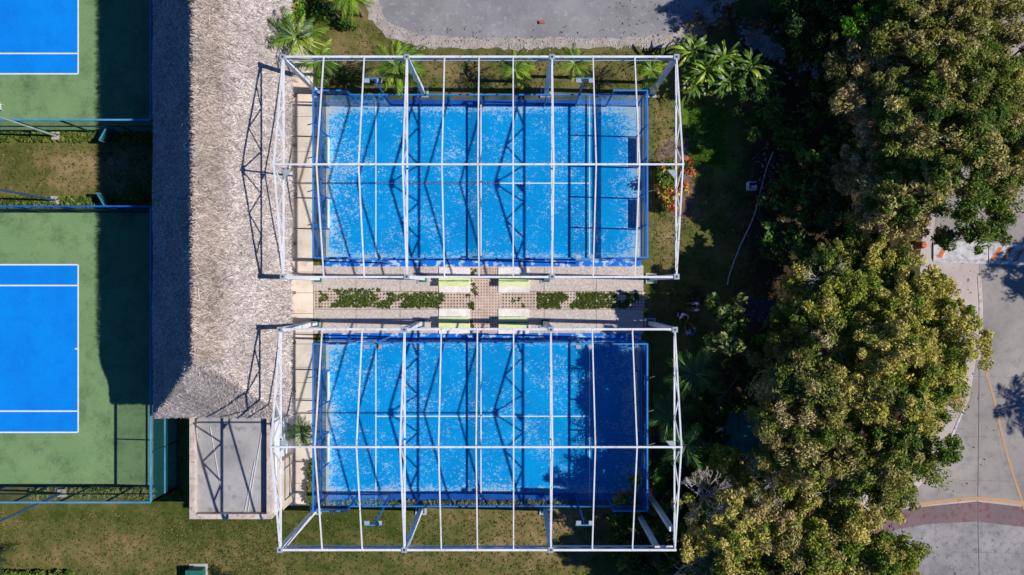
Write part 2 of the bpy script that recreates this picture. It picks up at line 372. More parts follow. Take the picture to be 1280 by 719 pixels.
# scattered stones
def stones(name, pts_fn, n, s0, s1, mat):
    base = np.array([(-1,-1,0),(1,-1,0),(1,1,0),(-1,1,0),(-.6,-.6,.8),(.6,-.6,.8),(.6,.6,.8),(-.6,.6,.8)], float)
    q = np.array([(4,5,6,7),(0,1,5,4),(1,2,6,5),(2,3,7,6),(3,0,4,7)])
    V = []; Fq = []
    for i in range(n):
        x, y = pts_fn(); s = random.uniform(s0, s1)*random.choice((.6, .8, 1, 1.3)); a = random.uniform(0, 6.28)
        v = base*[s, s*random.uniform(.5, 1), s*.7]+rng.normal(0, s*.15, (8, 3)); v[:4, 2] = -.005
        c, sn = math.cos(a), math.sin(a); v[:, :2] = v[:, :2] @ np.array([[c, sn], [-sn, c]]); v += (x, y, .008)
        V.append(v); Fq.append(q+8*i)
    o = link(name, np_mesh(name, np.concatenate(V), np.concatenate(Fq), None, mat)); tag(o, kind='stuff'); return o
def g1():
    px = random.uniform(470, 850); c = 54+4*math.sin(px*.05) if px > 520 else 54-(520-px)*.65
    q = W(px, random.gauss(c, 3.2)); return q.x, q.y
def g2():
    t_ = random.random(); q = W(930+t_*90+random.gauss(0, 8), 45+t_*35+random.gauss(0, 9)); return q.x, q.y
def g3():
    q = W(random.uniform(480, 880), random.uniform(-5, 46)); return q.x, q.y
def g4():
    t_ = random.random(); q = W(965-t_*12+random.gauss(0, 9), 180+t_*60+random.gauss(0, 15)); return q.x, q.y
def sset(name, *a): o = stones(name, *a); return o
tag(sset('rubble', g1, 1100, .015, .05, m_stone), 'pale loose rubble along the edge of the asphalt lot', 'rubble')
tag(sset('rubble', g2, 300, .04, .14, m_stone), 'shaded heap of pale stones beside the trees behind the palms', 'rubble')
tag(sset('pebbles', g3, 120, .015, .04, m_stone), 'few small pebbles scattered over the asphalt lot', 'pebbles')
tag(sset('pebbles', g4, 160, .02, .05, m_stone), 'white pebbles scattered on dark ground under the trees', 'pebbles')

# ------------------------------------------------------------------ tennis courts (left)
def tennis(name, gx0, gx1, gy0, gy1, bx, by0, by1, inner, mark=None):
    g = sheet(name, [(gx0,gy0),(gx1,gy0),(gx1,gy1),(gx0,gy1)], m_tgreen, .012)
    a, b = W(-340, by0), W(bx, by1)
    MB().quad((a.x, b.y, .017), (b.x, b.y, .017), (b.x, a.y, .017), (a.x, a.y, .017)).build('playing_surface', m_tblue, g)
    lw = .045
    def ln(x0, x1, y0, y1): MB().quad((x0, y0, .022), (x1, y0, .022), (x1, y1, .022), (x0, y1, .022)).build('court_line', m_whiteline, g)
    ln(b.x-lw, b.x+lw, b.y, a.y)
    for yy in (by0, by1):
        if -60 < yy < 760: y = W(0, yy).y; ln(a.x, b.x-lw-.002, y-lw, y+lw)
    for yy in inner: y = W(0, yy).y; ln(a.x, b.x-lw-.002, y-lw, y+lw)
    if mark: y = W(0, mark).y; ln(b.x-.22, b.x-lw-.002, y-lw, y+lw)
tennis('tennis_court', -360, 221, -300, 165.5, 98, -150, 92.5, [67])
tennis('tennis_court', -360, 221, 265.5, 608, 98, 331, 540.5, [357, 514], 436)
FH = 3.7
def fence(name, label, P, Q, posts, z=FH, screens=(0.05,), mat=m_cyan, top=m_cyan, mid=None):
    P = W(*P); Q = W(*Q); t = thing(name, label, 'fence', tuple(P), group='tall mesh fences round the tennis courts')
    L = (Q-P).length; d = (Q-P)/L; zz = Vector((0, 0, 1))
    MB().bar(P+zz*z, Q+zz*z, .10).build('top_rail', top, t)
    MB().bar(P+zz*z*.5, Q+zz*z*.5, .07).build('middle_rail', mid or m_dkg, t)
    MB().bar(P+zz*.08, Q+zz*.08, .07).build('bottom_rail', m_dkg, t)
    n = posts
    for i in range(n+1):
        q = P+d*(L*i/n); MB().bar(q, q+zz*(z-.05), .09).build('post', m_dkg, t)
    for i in range(n):
        a, b = P+d*(L*i/n+.06), P+d*(L*(i+1)/n-.06)
        for (z0, z1) in ((.12, z*.5-.04), (z*.5+.04, z-.06)):
            MB().quad(a+zz*z0, b+zz*z0, b+zz*z1, a+zz*z1).build('mesh_panel', m_screen, t)
    return t
fence('court_fence', 'green mesh fence along the bottom side of the upper tennis court', (-100,165.5), (222,165.5), 6)
fence('court_fence', 'green mesh fence on the top side of the lower tennis court', (-100,265.5), (222,265.5), 6, top=m_blue)
fence('court_fence', 'pale blue topped fence on the bottom side of the lower tennis court', (-100,608), (222,608), 6)
fence('court_fence', 'fence between the lower tennis court and the thatched building', (222,265.5), (222,608), 6, mid=m_cyan)
fence('court_fence', 'fence between the upper tennis court and the thatched building', (222,-60), (222,165.5), 4)
def gate(label, c, ang, px=(0, 0)):
    p = W(*c, 1.1); t = thing('gate', label, 'gate', (p.x, p.y, 0), ang)
    link('gate_frame', MB().bar((-.5,0,.05),(-.5,0,1.2),.06).bar((.5,0,.05),(.5,0,1.2),.06).bar((-.53,0,1.2),(.53,0,1.2),.06).bar((-.47,0,.1),(.47,0,.1),.05).mesh('gate_frame', m_cyan), t)
    link('gate_sheet', MB().box(-.46,.46,-.01,.01,.13,1.16).mesh('gate_sheet', m_green), t)
    link('handle', MB().bar((.4,-.04,.7),(.4,.04,.7),.05).mesh('handle', m_dark), t)
gate('small green gate leaf standing open below the upper tennis fence', (130, 167), 1.05)
gate('small green gate leaf standing open above the lower tennis fence', (127, 250), -1.05)
def mast(label, base, h=10.5, mat=None):
    p = W(*base); t = thing('light_mast', label, 'light pole', (p.x, p.y, 0), group='light masts beside the tennis courts')
    q = Vector((p.x, p.y, 0))
    MB().box(p.x-.25, p.x+.25, p.y-.25, p.y+.25, 0, .34).build('footing', m_conc, t)
    MB().bar(q+Vector((0,0,.18)), q+Vector((0,0,h)), .15, n=10, w2=.10).build('pole', mat or m_navy, t)
    MB().box(p.x-.15, p.x+.15, p.y-.15, p.y+.15, .18, .22).build('base_plate', m_grey, t)
    MB().bar((p.x,p.y-.7,h),(p.x,p.y+.7,h),.08).build('crossarm', m_grey, t)
    for s in (-.5, .5): MB().box(p.x-.35,p.x+.02,p.y+s-.15,p.y+s+.15,h+.04,h+.2).build('floodlight', m_grey, t)
mast('pale light mast on a concrete block below the upper tennis court', (73, 171), mat=m_gg)
mast('blue light mast just above the lower tennis court fence', (72, 251))
mast('blue light mast by the bottom fence of the lower tennis court', (80, 615))
p = W(-6, 135); t = thing('court_bench', 'white bench cut by the left edge on the upper tennis court', 'bench', (p.x, p.y, 0))
for k in range(3): MB().box(p.x-.75, p.x+.68, p.y-.2+k*.13, p.y-.1+k*.13, .42, .45).build('slat', m_white, t)
MB().box(p.x-.75, p.x+.68, p.y+.2, p.y+.23, .5, .8).build('backrest', m_white, t)
for s in (-.6, .55):
    for k in (-.17, .17): MB().bar((p.x+s, p.y+k, .014), (p.x+s, p.y+k, .42), .05).build('leg', m_grey, t)

# ------------------------------------------------------------------ thatched building
XW, XE = W(640-447*(1-4.3/50)*1.0, 0).x, W(640-278*(1-4.3/50), 0).x
ZE, ZR = 4.3, 9.15; XC = (XW+XE)/2+.45; HW = XC-XW; HE = XE-XC; YS = -(520-359.5)*(1-4.3/50)/19.2; YN = 24.0; HIP = 3.7
th = thing('thatched_building', 'long open building with a shaggy grey thatched roof beside the padel courts', 'building', (XC, YS, 0))
def roof_z(x, y):
    h = np.minimum(np.minimum((x-XW)/HW, (XE-x)/HE), (y-YS)/HIP)
    h = np.clip(h, -.05, 1)
    h = h-.05*np.exp(-((1-h)/.10)**2)+.03*np.sin(y*.9)*np.sin(x*1.3)*(h < .9)
    return ZE+(ZR-ZE)*h
nx, ny = 70, 300
xs = np.linspace(XW, XE, nx); ys = np.linspace(YS, YN, ny); X, Y = np.meshgrid(xs, ys)
Z = roof_z(X, Y)+rng.normal(0, .02, X.shape)
V = np.stack([X.ravel(), Y.ravel(), Z.ravel()], 1); Vb = V.copy(); Vb[:, 2] = Vb[:, 2]-.28
I, J = np.meshgrid(np.arange(nx-1), np.arange(ny-1)); aa = (J*nx+I).ravel(); Fq = np.stack([aa, aa+1, aa+nx+1, aa+nx], 1)
nV = len(V); side = []
for j in range(ny-1):
    a0, a1 = j*nx, (j+1)*nx; side.append((a0, a1, a1+nV, a0+nV)); side.append((a1+nx-1, a0+nx-1, a0+nx-1+nV, a1+nx-1+nV))
for i in range(nx-1): side.append((i+1, i, i+nV, i+1+nV)); k = (ny-1)*nx+i; side.append((k, k+1, k+1+nV, k+nV))
me = np_mesh('thatch_roof', np.concatenate([V, Vb])-np.array([XC, YS, 0]), np.concatenate([Fq, Fq[:, ::-1]+nV, np.array(side)]), None, m_thatch_base)
link('thatch_roof', me, th)
def straw(n, xr, yr, length, width, lift, cols, ridge=False, spread=.45, down=True):
    x = rng.uniform(xr[0], xr[1], n); y = rng.uniform(yr[0], yr[1], n); e = .05
    if ridge: x = XC-.10+np.abs(rng.normal(0, .52, n))
    z = roof_z(x, y); gx = (roof_z(x+e, y)-roof_z(x-e, y))/(2*e); gy = (roof_z(x, y+e)-roof_z(x, y-e))/(2*e)
    nrm = np.stack([-gx, -gy, np.ones(n)], 1); nrm /= np.linalg.norm(nrm, axis=1)[:, None]
    d = np.stack([-gx, -gy, -(gx**2+gy**2)], 1)
    if ridge: d = np.stack([np.ones(n), rng.normal(0, .7, n), -.8*np.ones(n)], 1)
    d /= np.linalg.norm(d, axis=1)[:, None]+1e-6
    bt = np.cross(nrm, d); ang = rng.normal(0, spread, n)
    d = d*np.cos(ang)[:, None]+bt*np.sin(ang)[:, None]; bt = np.cross(nrm, d)
    L = length*rng.uniform(.6, 1.4, n); wd = width*rng.uniform(.6, 1.5, n); west = (x < XC) & (rng.random(n) > .07+.10*(np.sin(y*1.7+2*np.sin(y*.6))*np.sin(x*2.2) > .5)); lf = np.where(west, .03, 1)*lift*rng.uniform(-.3, 1, n)
    twist = np.where(west, .05, .5)*rng.normal(0, 1, n); bt = bt*np.cos(twist)[:, None]+nrm*np.sin(twist)[:, None]
    c = np.stack([x, y, z], 1)+nrm*(.03+.05*rng.random(n))[:, None]
    if ridge: c += np.array([0, 0, .1])
    p0 = c-d*(L/2)[:, None]; p1 = c+d*(L/2)[:, None]+nrm*(lf*L)[:, None]
    hb = bt*(wd/2)[:, None]
    V = np.stack([p0-hb, p0+hb, p1+hb*.4, p1-hb*.4], 1).reshape(-1, 3)-np.array([XC, YS, 0])
    Fq = np.arange(4*n).reshape(n, 4)
    ci = rng.integers(0, len(cols), n); cc = np.array([c_[:3] for c_ in cols])[ci]*(rng.uniform(.46, 1.38, n)[:, None])*np.array([1.0, .985, .95])
    patch = .93+.10*np.sin(y*1.1+x*.7)*np.sin(x*2.1+1)
    return V, Fq, np.repeat(np.clip(cc*patch[:, None], 0, .9), 4, 0)
greys = [S(218,206,203), S(199,188,185), S(179,168,165), S(224,210,199), S(161,147,139), S(214,205,202)]
browns = [S(196,178,164), S(172,156,146), S(206,190,176), S(138,122,112), S(188,174,166)]
V, Fq, cc = straw(230000, (XW-.05, XE+.05), (YS-.05, 20.5), .26, .031, .32, greys, spread=.75)
o = link('straw', np_mesh('straw', V, Fq, cc, m_straw), th); o['kind'] = 'stuff'
V, Fq, cc = straw(17000, (XC-.6, XC+.6), (YS+HIP-.2, 20.5), .55, .032, .22, browns, True, .5)
o = link('ridge_thatch', np_mesh('ridge_thatch', V, Fq, cc, m_straw), th); o['kind'] = 'stuff'
for yy in np.arange(YS+.9, 22, 3.2):
    for xx in (XW+.7, XE-.9):
        MB().bar((xx, yy, 0), (xx, yy, ZE+.3), .22, n=8).build('post', m_bark, th)
MB().box(XC-1.6, XC+1.4, YS+2.5, 22, 0, 3.2).build('inner_wall', m_beige, th)

# flat-roofed annex
ax0, ax1 = W(265.0, 0).x, W(360.5, 0).x; ay0, ay1 = W(0, 628.8).y, W(0, 497).y
an = thing('flat_roofed_annex', 'small white annex with a flat grey roof and low parapet below the thatch', 'building', (ax0, ay0, 0))
pw = .30; zt = 3.5; zf = 3.05
MB().box(ax0+.02, ax1-.02, ay0+.02, ay1, 0, zf-.15).build('wall', m_wall, an)
MB().box(ax0+pw, ax1-pw, ay0+pw, ay1, zf-.15, zf).build('roof', m_roof, an)
MB().box(ax0, ax1, ay0, ay0+pw, zf-.15, zt).build('parapet', m_parapet, an)
MB().box(ax0, ax0+pw, ay0+pw, ay1, zf-.15, zt).build('parapet', m_parapet, an)
MB().box(ax1-pw, ax1, ay0+pw, ay1, zf-.15, zt).build('parapet', m_parapet, an)
for (p, q) in (((263,534),(276,608)), ((330,526),(310,640)), ((319,575),(306,640))):
    P = W(*p, zf); Q = W(*q, zf); MB().bar((P.x,P.y,zf+.03),(Q.x,Q.y,zf+.03),.035).build('cable', m_cable, an)
MB().box(ax1, ax1+.35, ay0+.2, W(0,566).y, 0, 2.3).build('wall_ledge', m_beige, an)

# ------------------------------------------------------------------ paved area round the padel courts
wk = tag(link('walkway', MB().quad(*[(q.x, q.y, .012) for q in (W(350,633), W(392,633), W(392,28), W(350,28))]).mesh('walkway', m_soil)), kind='structure')
ysl = [28, 56, 88, 117, 146, 171, 190, 209, 229, 248, 286, 325, 340, 366, 392, 416, 430, 459, 478, 498, 517, 536, 575, 604, 632]
for i in range(len(ysl)-1):
    a, b = W(0, ysl[i]), W(0, ysl[i+1])
    MB().box(W(350,0).x, W(391.5,0).x-(.0 if i % 2 else .004), b.y+.012, a.y-.012, .013, .06+random.uniform(-.003,.003)).build('slab', m_cream, wk)
x0, x1 = W(392, 0).x, W(805, 0).x
gp = tag(link('gravel_path', MB().quad((x0, W(0,417).y, .013), (x1, W(0,417).y, .013), (x1, W(0,332).y, .013), (x0, W(0,332).y, .013)).mesh('gravel_path', m_fill)), kind='structure')
for (ya, yb) in ((332, 364), (387, 417)):
    for (xa, xb) in ((392, 445), (445.5, 500), (500.5, 587), (626, 680), (680.5, 745), (745.5, 804)):
        a, b = W(xa, yb), W(xb, ya); MB().box(a.x, b.x, a.y, b.y, .014, .055+random.uniform(-.002,.002)).build('slab', m_expo, gp)
def lattice(xa, xb, ya, yb, pitch, bw, mat, name):
    a, b = W(xa, yb), W(xb, ya); mb = MB()
    x = a.x
    while x < b.x: mb.box(x, x+bw, a.y, b.y, .013, .05); x += pitch
    y = a.y
    while y < b.y: mb.box(a.x, b.x, y, y+bw, .013, .053); y += pitch
    o = mb.build(name, mat, gp); o['kind'] = 'stuff'
lattice(392, 587, 364.5, 386.5, .20, .10, m_paver, 'paver_grid'); lattice(626, 806, 364.5, 386.5, .20, .10, m_paver, 'paver_grid')
lattice(587.5, 625.5, 333, 416, .19, .12, m_brick, 'paver_grid')

def cloud(name, cen, rad, cols, per, size, up=.5, elong=1.8, flat=.75, jit=.3, mat=None, off=(0, 0, 0), coh=0, shell=.45):
    """foliage: diamond leaves scattered in clumps; cols = one tint per clump"""
    cen = np.asarray(cen, float); rad = np.asarray(rad, float); cols = np.asarray(cols, float)
    n = len(cen)*per; ci = np.repeat(np.arange(len(cen)), per)
    d = rng.normal(0, 1, (n, 3)); d /= np.linalg.norm(d, axis=1)[:, None]
    r = rng.random(n)**shell; p = cen[ci]+d*(r*rad[ci])[:, None]*np.array([1, 1, flat])
    nn = rng.normal(0, .75, (n, 3))+d*.5+np.array([0, 0, up]); nn /= np.linalg.norm(nn, axis=1)[:, None]
    if coh:
        cd = rng.normal(0, 1, (len(cen), 3))*[1, 1, .4]; t = cd[ci]*coh+rng.normal(0, .6, (n, 3)); t -= nn*(t*nn).sum(1)[:, None]
    else: t = np.cross(nn, rng.normal(0, 1, (n, 3)))
    t /= np.linalg.norm(t, axis=1)[:, None]+1e-6; b = np.cross(nn, t)
    s = size*rng.uniform(.6, 1.4, n); L = (s*elong/2)[:, None]; Wd = (s/2)[:, None]
    V = np.stack([p-t*L, p+b*Wd-t*L*.2, p+t*L, p-b*Wd-t*L*.2], 1).reshape(-1, 3)-np.array(off)
    cc = cols[ci]*(1+rng.uniform(-jit, jit, n))[:, None]*(1+rng.normal(0, .05, (n, 3)))
    return np_mesh(name, V, np.arange(4*n).reshape(n, 4), np.repeat(np.clip(cc, .001, .9), 4, 0), mat or m_leaf)
c3 = lambda *a, k=1: tuple(S(*a, k)[:3])
G1 = [c3(98,116,48), c3(84,106,42), c3(120,130,64), c3(74,94,38)]
def moss(name, label, spans, n, zz=.055):
    cen = []
    while len(cen) < n:
        x0_, x1_, y0_, y1_ = random.choice(spans); px = random.uniform(x0_, x1_); py = random.uniform(y0_, y1_)
        if math.sin(px*.21+1.3*math.sin(py*.3))+math.sin(px*.083+2) > -1.25+random.random()*.9: q = W(px, py); cen.append((q.x, q.y, zz))
    o = link(name, cloud(name, cen, [random.uniform(.05,.11) for _ in cen], [random.choice(G1) for _ in cen], 26, .05, .9, 2.2, .3))
    return tag(o, label, 'ground plants', kind='stuff')
moss('weeds', 'green weeds growing in the paver grid left of the benches', [(400,475,361,383),(470,555,366,385),(400,548,372,384)], 900)
moss('weeds', 'green weeds growing in the paver grid right of the benches', [(672,800,366,385),(672,745,366,386),(690,800,367,385)], 900)
moss('weeds', 'small weed patches between the four benches', [(545,553,366,384),(583,595,335,352),(578,598,352,370),(586,592,378,386),(639,657,372,384),(587,592,400,416)], 150)

# benches on pale pads
def bench(label, px0, px1, py0, py1, flip):
    a, b = W(px0, py1), W(px1, py0); cx, cy = (a.x+b.x)/2, (a.y+b.y)/2
    pd = MB().box(a.x, b.x, a.y, b.y, .013, .11).build('bench_pad', m_pad, gp)
    t = thing('bench', label, 'bench', (cx, cy, .11), 0, 'lime benches on pale pads between the padel courts'); hw = (b.x-a.x)/2-.03; s = -1 if flip else 1
    z = .11
    MB().box(cx-hw, cx+hw, cy-.06+s*.21-.17, cy-.06+s*.21+.17, z+.42, z+.47).build('seat', m_yel, t)
    MB().box(cx-hw, cx+hw, cy-.06-s*.20-.15, cy-.06-s*.20+.15, z+.44, z+.52).build('backrest', m_yel, t)
    MB().box(cx-hw, cx+hw, cy-.06-.03+s*.01, cy-.06+.04, z+.40, z+.43).build('rail', m_lime_d, t)
    for e in (-hw, hw-.06): MB().box(cx+e, cx+e+.06, cy-.06-.34, cy-.06+.34, z, z+.415).build('leg', m_yel, t)
    MB().box(cx-.05, cx+.05, cy-.12, cy, z, z+.40).build('leg', m_lime_d, t)
bench('lime bench on its pad, upper left of the four', 549, 588, 334.5, 365.5, False)
bench('lime bench on its pad, upper right of the four', 623, 661.5, 334.5, 365.5, False)
bench('lime bench on its pad, lower left of the four', 549, 587.5, 386, 417, True)
bench('lime bench on its pad, lower right of the four', 623, 661, 386, 417, True)

# ------------------------------------------------------------------ padel courts
def wires(name, L, Hh, pitch=.10, wd=.012, mat=None):
    mb = MB(); n = int(round(L/pitch)); k = int(round(Hh/pitch))
    for i in range(n+1):
        x = L*i/n; mb.quad((x-wd/2,0,0),(x+wd/2,0,0),(x+wd/2,0,Hh),(x-wd/2,0,Hh)); mb.quad((x,-wd/2,0),(x,wd/2,0),(x,wd/2,Hh),(x,-wd/2,Hh))
    for j in range(k+1):
        z = Hh*j/k; mb.quad((0,0,z-wd/2),(L,0,z-wd/2),(L,0,z+wd/2),(0,0,z+wd/2)); mb.quad((0,-wd/2,z),(L,-wd/2,z),(L,wd/2,z),(0,wd/2,z))
    return mb.mesh(name, mat or m_blue)
me_w1 = wires('mesh_panel', 1.92, .92, .16, .009); me_w3 = wires('mesh_panel', 1.92, 2.9, .16, .010)
me_net = wires('net', 10.0, .86, .07, .012, m_dark)
me_g3 = MB().box(0,1.90,-.006,.006,0,2.94).mesh('glass_panel', m_glass)
me_p4 = MB().box(-.045,.045,-.045,.045,0,4.0).mesh('post', m_blue); me_p3 = MB().box(-.04,.04,-.04,.04,0,3.0).mesh('post', m_blue)
me_br = MB().bar((-.35,-.05,3.98),(.12,.06,4.08),.05).mesh('bracket', m_dark)
me_ban = MB().box(0,1.86,-.01,.01,0,.48).mesh('banner', m_advw)
def padel(label, cy):
    o = W(603.5, cy); t = thing('padel_court', label, 'padel court', (o.x, o.y, 0), group='two glass walled padel courts')
    def part(name, mb, mat, par=t): return link(name, mb.mesh(name, mat), par)
    z0 = .05
    tf = part('turf', MB().box(-10, 10, -5, 5, .013, z0), m_turf)
    for s in (-1, 1):
        part('kerb', MB().box(-10.25, 10.3, *sorted((s*5.003, s*5.42)), .013, .09), m_kerb if (s < 0) == (cy < 360) else m_blue)
        part('kerb', MB().box(*sorted((s*10.003, s*10.2)), -5.0, 5.0, .013, .07), m_beige)
    lz = z0+.004; lw = .03
    for s in (-6.95, 6.95): link('court_line', MB().quad((s-lw,-4.98,lz),(s+lw,-4.98,lz),(s+lw,4.98,lz),(s-lw,4.98,lz)).mesh('court_line', m_whiteline), tf)
    link('court_line', MB().quad((-6.9,-lw,lz),(6.9,-lw,lz),(6.9,lw,lz),(-6.9,lw,lz)).mesh('court_line', m_whiteline), tf)
    for s in (-1, 1):                                    # end walls
        x = s*10.0; q = math.pi/2
        for i in range(6):
            link('post', me_p4, t, (x, -5+2*i, z0))
            if 0 < i < 5: link('bracket', me_br, t, (x+(.1 if s > 0 else 0), -5+2*i, 0), (0, 0, 0 if s < 0 else math.pi))
        for i in range(5):
            link('glass_panel', me_g3, t, (x, -5+2*i+.05, z0+.03), (0, 0, q)); link('mesh_panel', me_w1, t, (x, -5+2*i+.04, z0+3.04), (0, 0, q))
            if i in (1, 3): link('banner', me_ban, t, (x-s*.03, -5+2*i+.07, z0), (0, 0, q))
        part('top_rail', MB().bar((x,-5.02,z0+4),(x,5.02,z0+4),.09), m_sky); part('middle_rail', MB().bar((x,-4.95,z0+3),(x,4.95,z0+3),.07), m_blue)
        part('wind_strip', MB().box(x-s*.06-.004,x-s*.06+.004,-4.95,4.95,z0+2.05,z0+2.58), m_strip)
    for s in (-1, 1):                                    # side walls
        y = s*5.0
        for i in range(1, 10):
            x = -10+2*i
            if i in (1, 9): link('post', me_p4, t, (x, y, z0))
            else: link('post', me_p3, t, (x, y, z0))
        for i in range(10):
            x = -10+2*i
            if i in (0, 1, 8, 9): link('glass_panel', me_g3, t, (x+.05, y, z0+.03))
            else: link('mesh_panel', me_w3, t, (x+.04, y, z0+.05))
            if i in (0, 9): link('mesh_panel', me_w1, t, (x+.04, y, z0+3.04))
        part('top_rail', MB().bar((-8.0,y,z0+3),(8.0,y,z0+3),.08), m_sky)
        for e in (-1, 1):
            part('top_rail', MB().bar((e*9.95,y,z0+4),(e*7.96,y,z0+4),.08), m_sky); part('middle_rail', MB().bar((e*9.95,y,z0+3),(e*8.04,y,z0+3),.07), m_blue)
        part('bottom_rail', MB().bar((-5.95,y,z0+.1),(5.95,y,z0+.1),.06), m_blue)
    nn = link('net', me_net, t, (-.08, -5, z0+.02), (0, 0, math.pi/2))
    link('net_tape', MB().box(-.03,.03,.0,10.0,.84,.92).mesh('net_tape', m_whiteline), t, (-.08, -5, z0))
    for s in (-1, 1): link('net_post', MB().bar((-.08, s*4.93, z0), (-.08, s*4.93, z0+.95), .08).mesh('net_post', m_dark), t)
    return t
padel('upper blue padel court with glass end walls, beside the palms', 229.2)
padel('lower blue padel court with glass walls, half in tree shadow', 520.3)
def flood(label, px, gy, s):
    p = W(px, gy); t = thing('floodlight_pole', label, 'floodlight', (p.x, p.y, .05), group='blue floodlight poles on the padel court sides'); h = 6.25
    P = Vector((0, 0, 0))
    link('pole', MB().bar(P, P+Vector((0,0,h)), .11, n=8, w2=.09).mesh('pole', m_blue), t)
    link('base_plate', MB().box(-.14,.14,-.14,.14,0,.03).mesh('base_plate', m_grey), t)
    link('crossarm', MB().bar((-.52,0,h),(.52,0,h),.07).mesh('crossarm', m_cyan), t)
    for e in (-.36, .36):
        f = link('floodlight', MB().box(e-.14,e+.14,*sorted((-s*.05,-s*.27)),h-.02,h+.12).mesh('floodlight', m_grey), t)
        link('lens', MB().box(e-.11,e+.11,*sorted((-s*.08,-s*.24)),h-.04,h-.022).mesh('lens', m_glasslens), f)
flood('blue floodlight pole at top left of the upper padel court, against a palm', 488.5, 131, 1)
flood('blue floodlight pole at top right of the upper padel court', 719.5, 131, 1)
flood('floodlight pole at bottom left of the upper padel court', 488.5, 329, -1)
flood('floodlight pole at bottom right of the upper padel court', 719.5, 329, -1)
flood('floodlight pole at top left of the lower padel court', 488.5, 421, 1)
flood('floodlight pole at top right of the lower padel court', 719.5, 421, 1)
flood('blue floodlight pole at bottom left of the lower padel court, over sunlit lawn', 488.5, 619, -1)
flood('blue floodlight pole at bottom right of the lower padel court, over shaded lawn', 719.5, 619, -1)

# ------------------------------------------------------------------ white steel canopy frames
def canopy(label, xt, yN, yS, yR, raft, cols_extra=(), skip=()):
    ZC, ZA = 7.6, 9.35
    X_ = [W(x, 0, ZC).x for x in xt]; g = lambda y: W(0, y).y
    N_, S_, R_ = g(yN), g(yS), g(yR)
    t = thing('canopy_frame', label, 'steel frame', (X_[0], S_, 0), group='white steel canopy frames over the padel courts')
    for xi, x in enumerate(X_):
        b = MB().bar((x, N_, ZC), (x, S_, ZC), .09).build('truss', m_white, t)
        MB().bar((x, N_, ZC+.12), (x, R_, ZA), .085).build('top_chord', m_white, b); MB().bar((x, S_, ZC+.12), (x, R_, ZA), .085).build('top_chord', m_white, b)
        for e in (N_, S_):
            y_ = lambda k: e+(R_-e)*k; zt_ = lambda k: ZC+.12+(ZA-ZC-.12)*k
            nodes = [(y_(.02), ZC+.05), (y_(.2), zt_(.2)), (y_(.4), ZC), (y_(.6), zt_(.6)), (y_(.8), ZC), (y_(1), ZA)]
            for (p, q) in zip(nodes[:-1], nodes[1:]): MB().bar((x, *p), (x, *q), .065).build('brace', m_white, b)
        MB().prism([(x-.06, R_-.3), (x+.06, R_-.3), (x+.06, R_+.3), (x-.06, R_+.3)], ZA-.25, ZA-.07).build('gusset_plate', m_grey, b)
        if xi in (0, 3):
            s = 1 if xi == 0 else -1
            MB().prism([(x, R_-.02), (x+s*.5, R_-.02), (x, R_-.6)][::(1 if s < 0 else -1)], ZC+.07, ZC+.09).build('gusset_plate', m_grey, b)
        for e in (N_, S_):
            if (xi, e == N_) in skip: continue
            c = MB().bar((x, e, .05), (x, e, ZC-.07), .26).build('column', m_white, t)
            MB().box(x-.36, x+.36, e-.34, e+.34, .0, .11).build('footing', m_conc, c); MB().box(x-.24, x+.24, e-.24, e+.24, .11, .14).build('base_plate', m_green, c)
            MB().box(x-.15, x+.15, e-.15, e+.15, ZC-.07, ZC+.2).build('cap', m_grey, c); 
            MB().box(x-.05, x+.05, e-.05, e+.05, ZC+.2, ZC+.215).build('bolt_hole', m_dark, c)
    for (x, y) in cols_extra:
        q = W(x, y, ZC); c = MB().bar((q.x, q.y, .05), (q.x, q.y, ZC-.07), .26).build('column', m_white, t); MB().box(q.x-.3, q.x+.3, q.y-.3, q.y+.3, 0, .11).build('footing', m_conc, c)
    for px in raft:
        x = W(px, 0, ZC).x; r = MB().bar((x, N_, ZC+.14), (x, R_, ZA-.02), .07).build('rafter', m_white, t); MB().bar((x, S_, ZC+.14), (x, R_, ZA-.02), .07).build('rafter', m_white, t)
    MB().bar((X_[0]-.05, R_, ZA+.06), (X_[-1]+.05, R_, ZA+.06), .10).build('ridge_beam', m_white, t)
    for e, s in ((N_, 1), (S_, -1)):
        eb = MB().bar((X_[0]-.08, e+s*.02, ZC+.1), (X_[-1]+.08, e+s*.02, ZC+.1), .115).build('eave_beam', m_white, t)
        MB().bar((X_[0], e, ZC-.42), (X_[-1], e, ZC-.42), .08).build('lower_chord', m_white, eb)
        n = 18; L = X_[-1]-X_[0]
        for i in range(n):
            x0_ = X_[0]+L*i/n; zz = (ZC+.02, ZC-.38); MB().bar((x0_, e, zz[i % 2]), (x0_+L/n, e, zz[(i+1) % 2]), .045).build('brace', m_white, eb)
    return t
canopy('white steel canopy frame standing over the upper padel court', (354.5, 509, 690, 845), 116, 348, 234.6, (405.5, 456, 556, 599, 641.5, 741, 793))
canopy('white steel canopy frame standing over the lower padel court', (351, 506, 688.5, 843), 404, 636.5, 521.3, (403.5, 453.5, 552, 597, 642, 740, 790), ((840, 662), (822, 686)), ((3, False),))

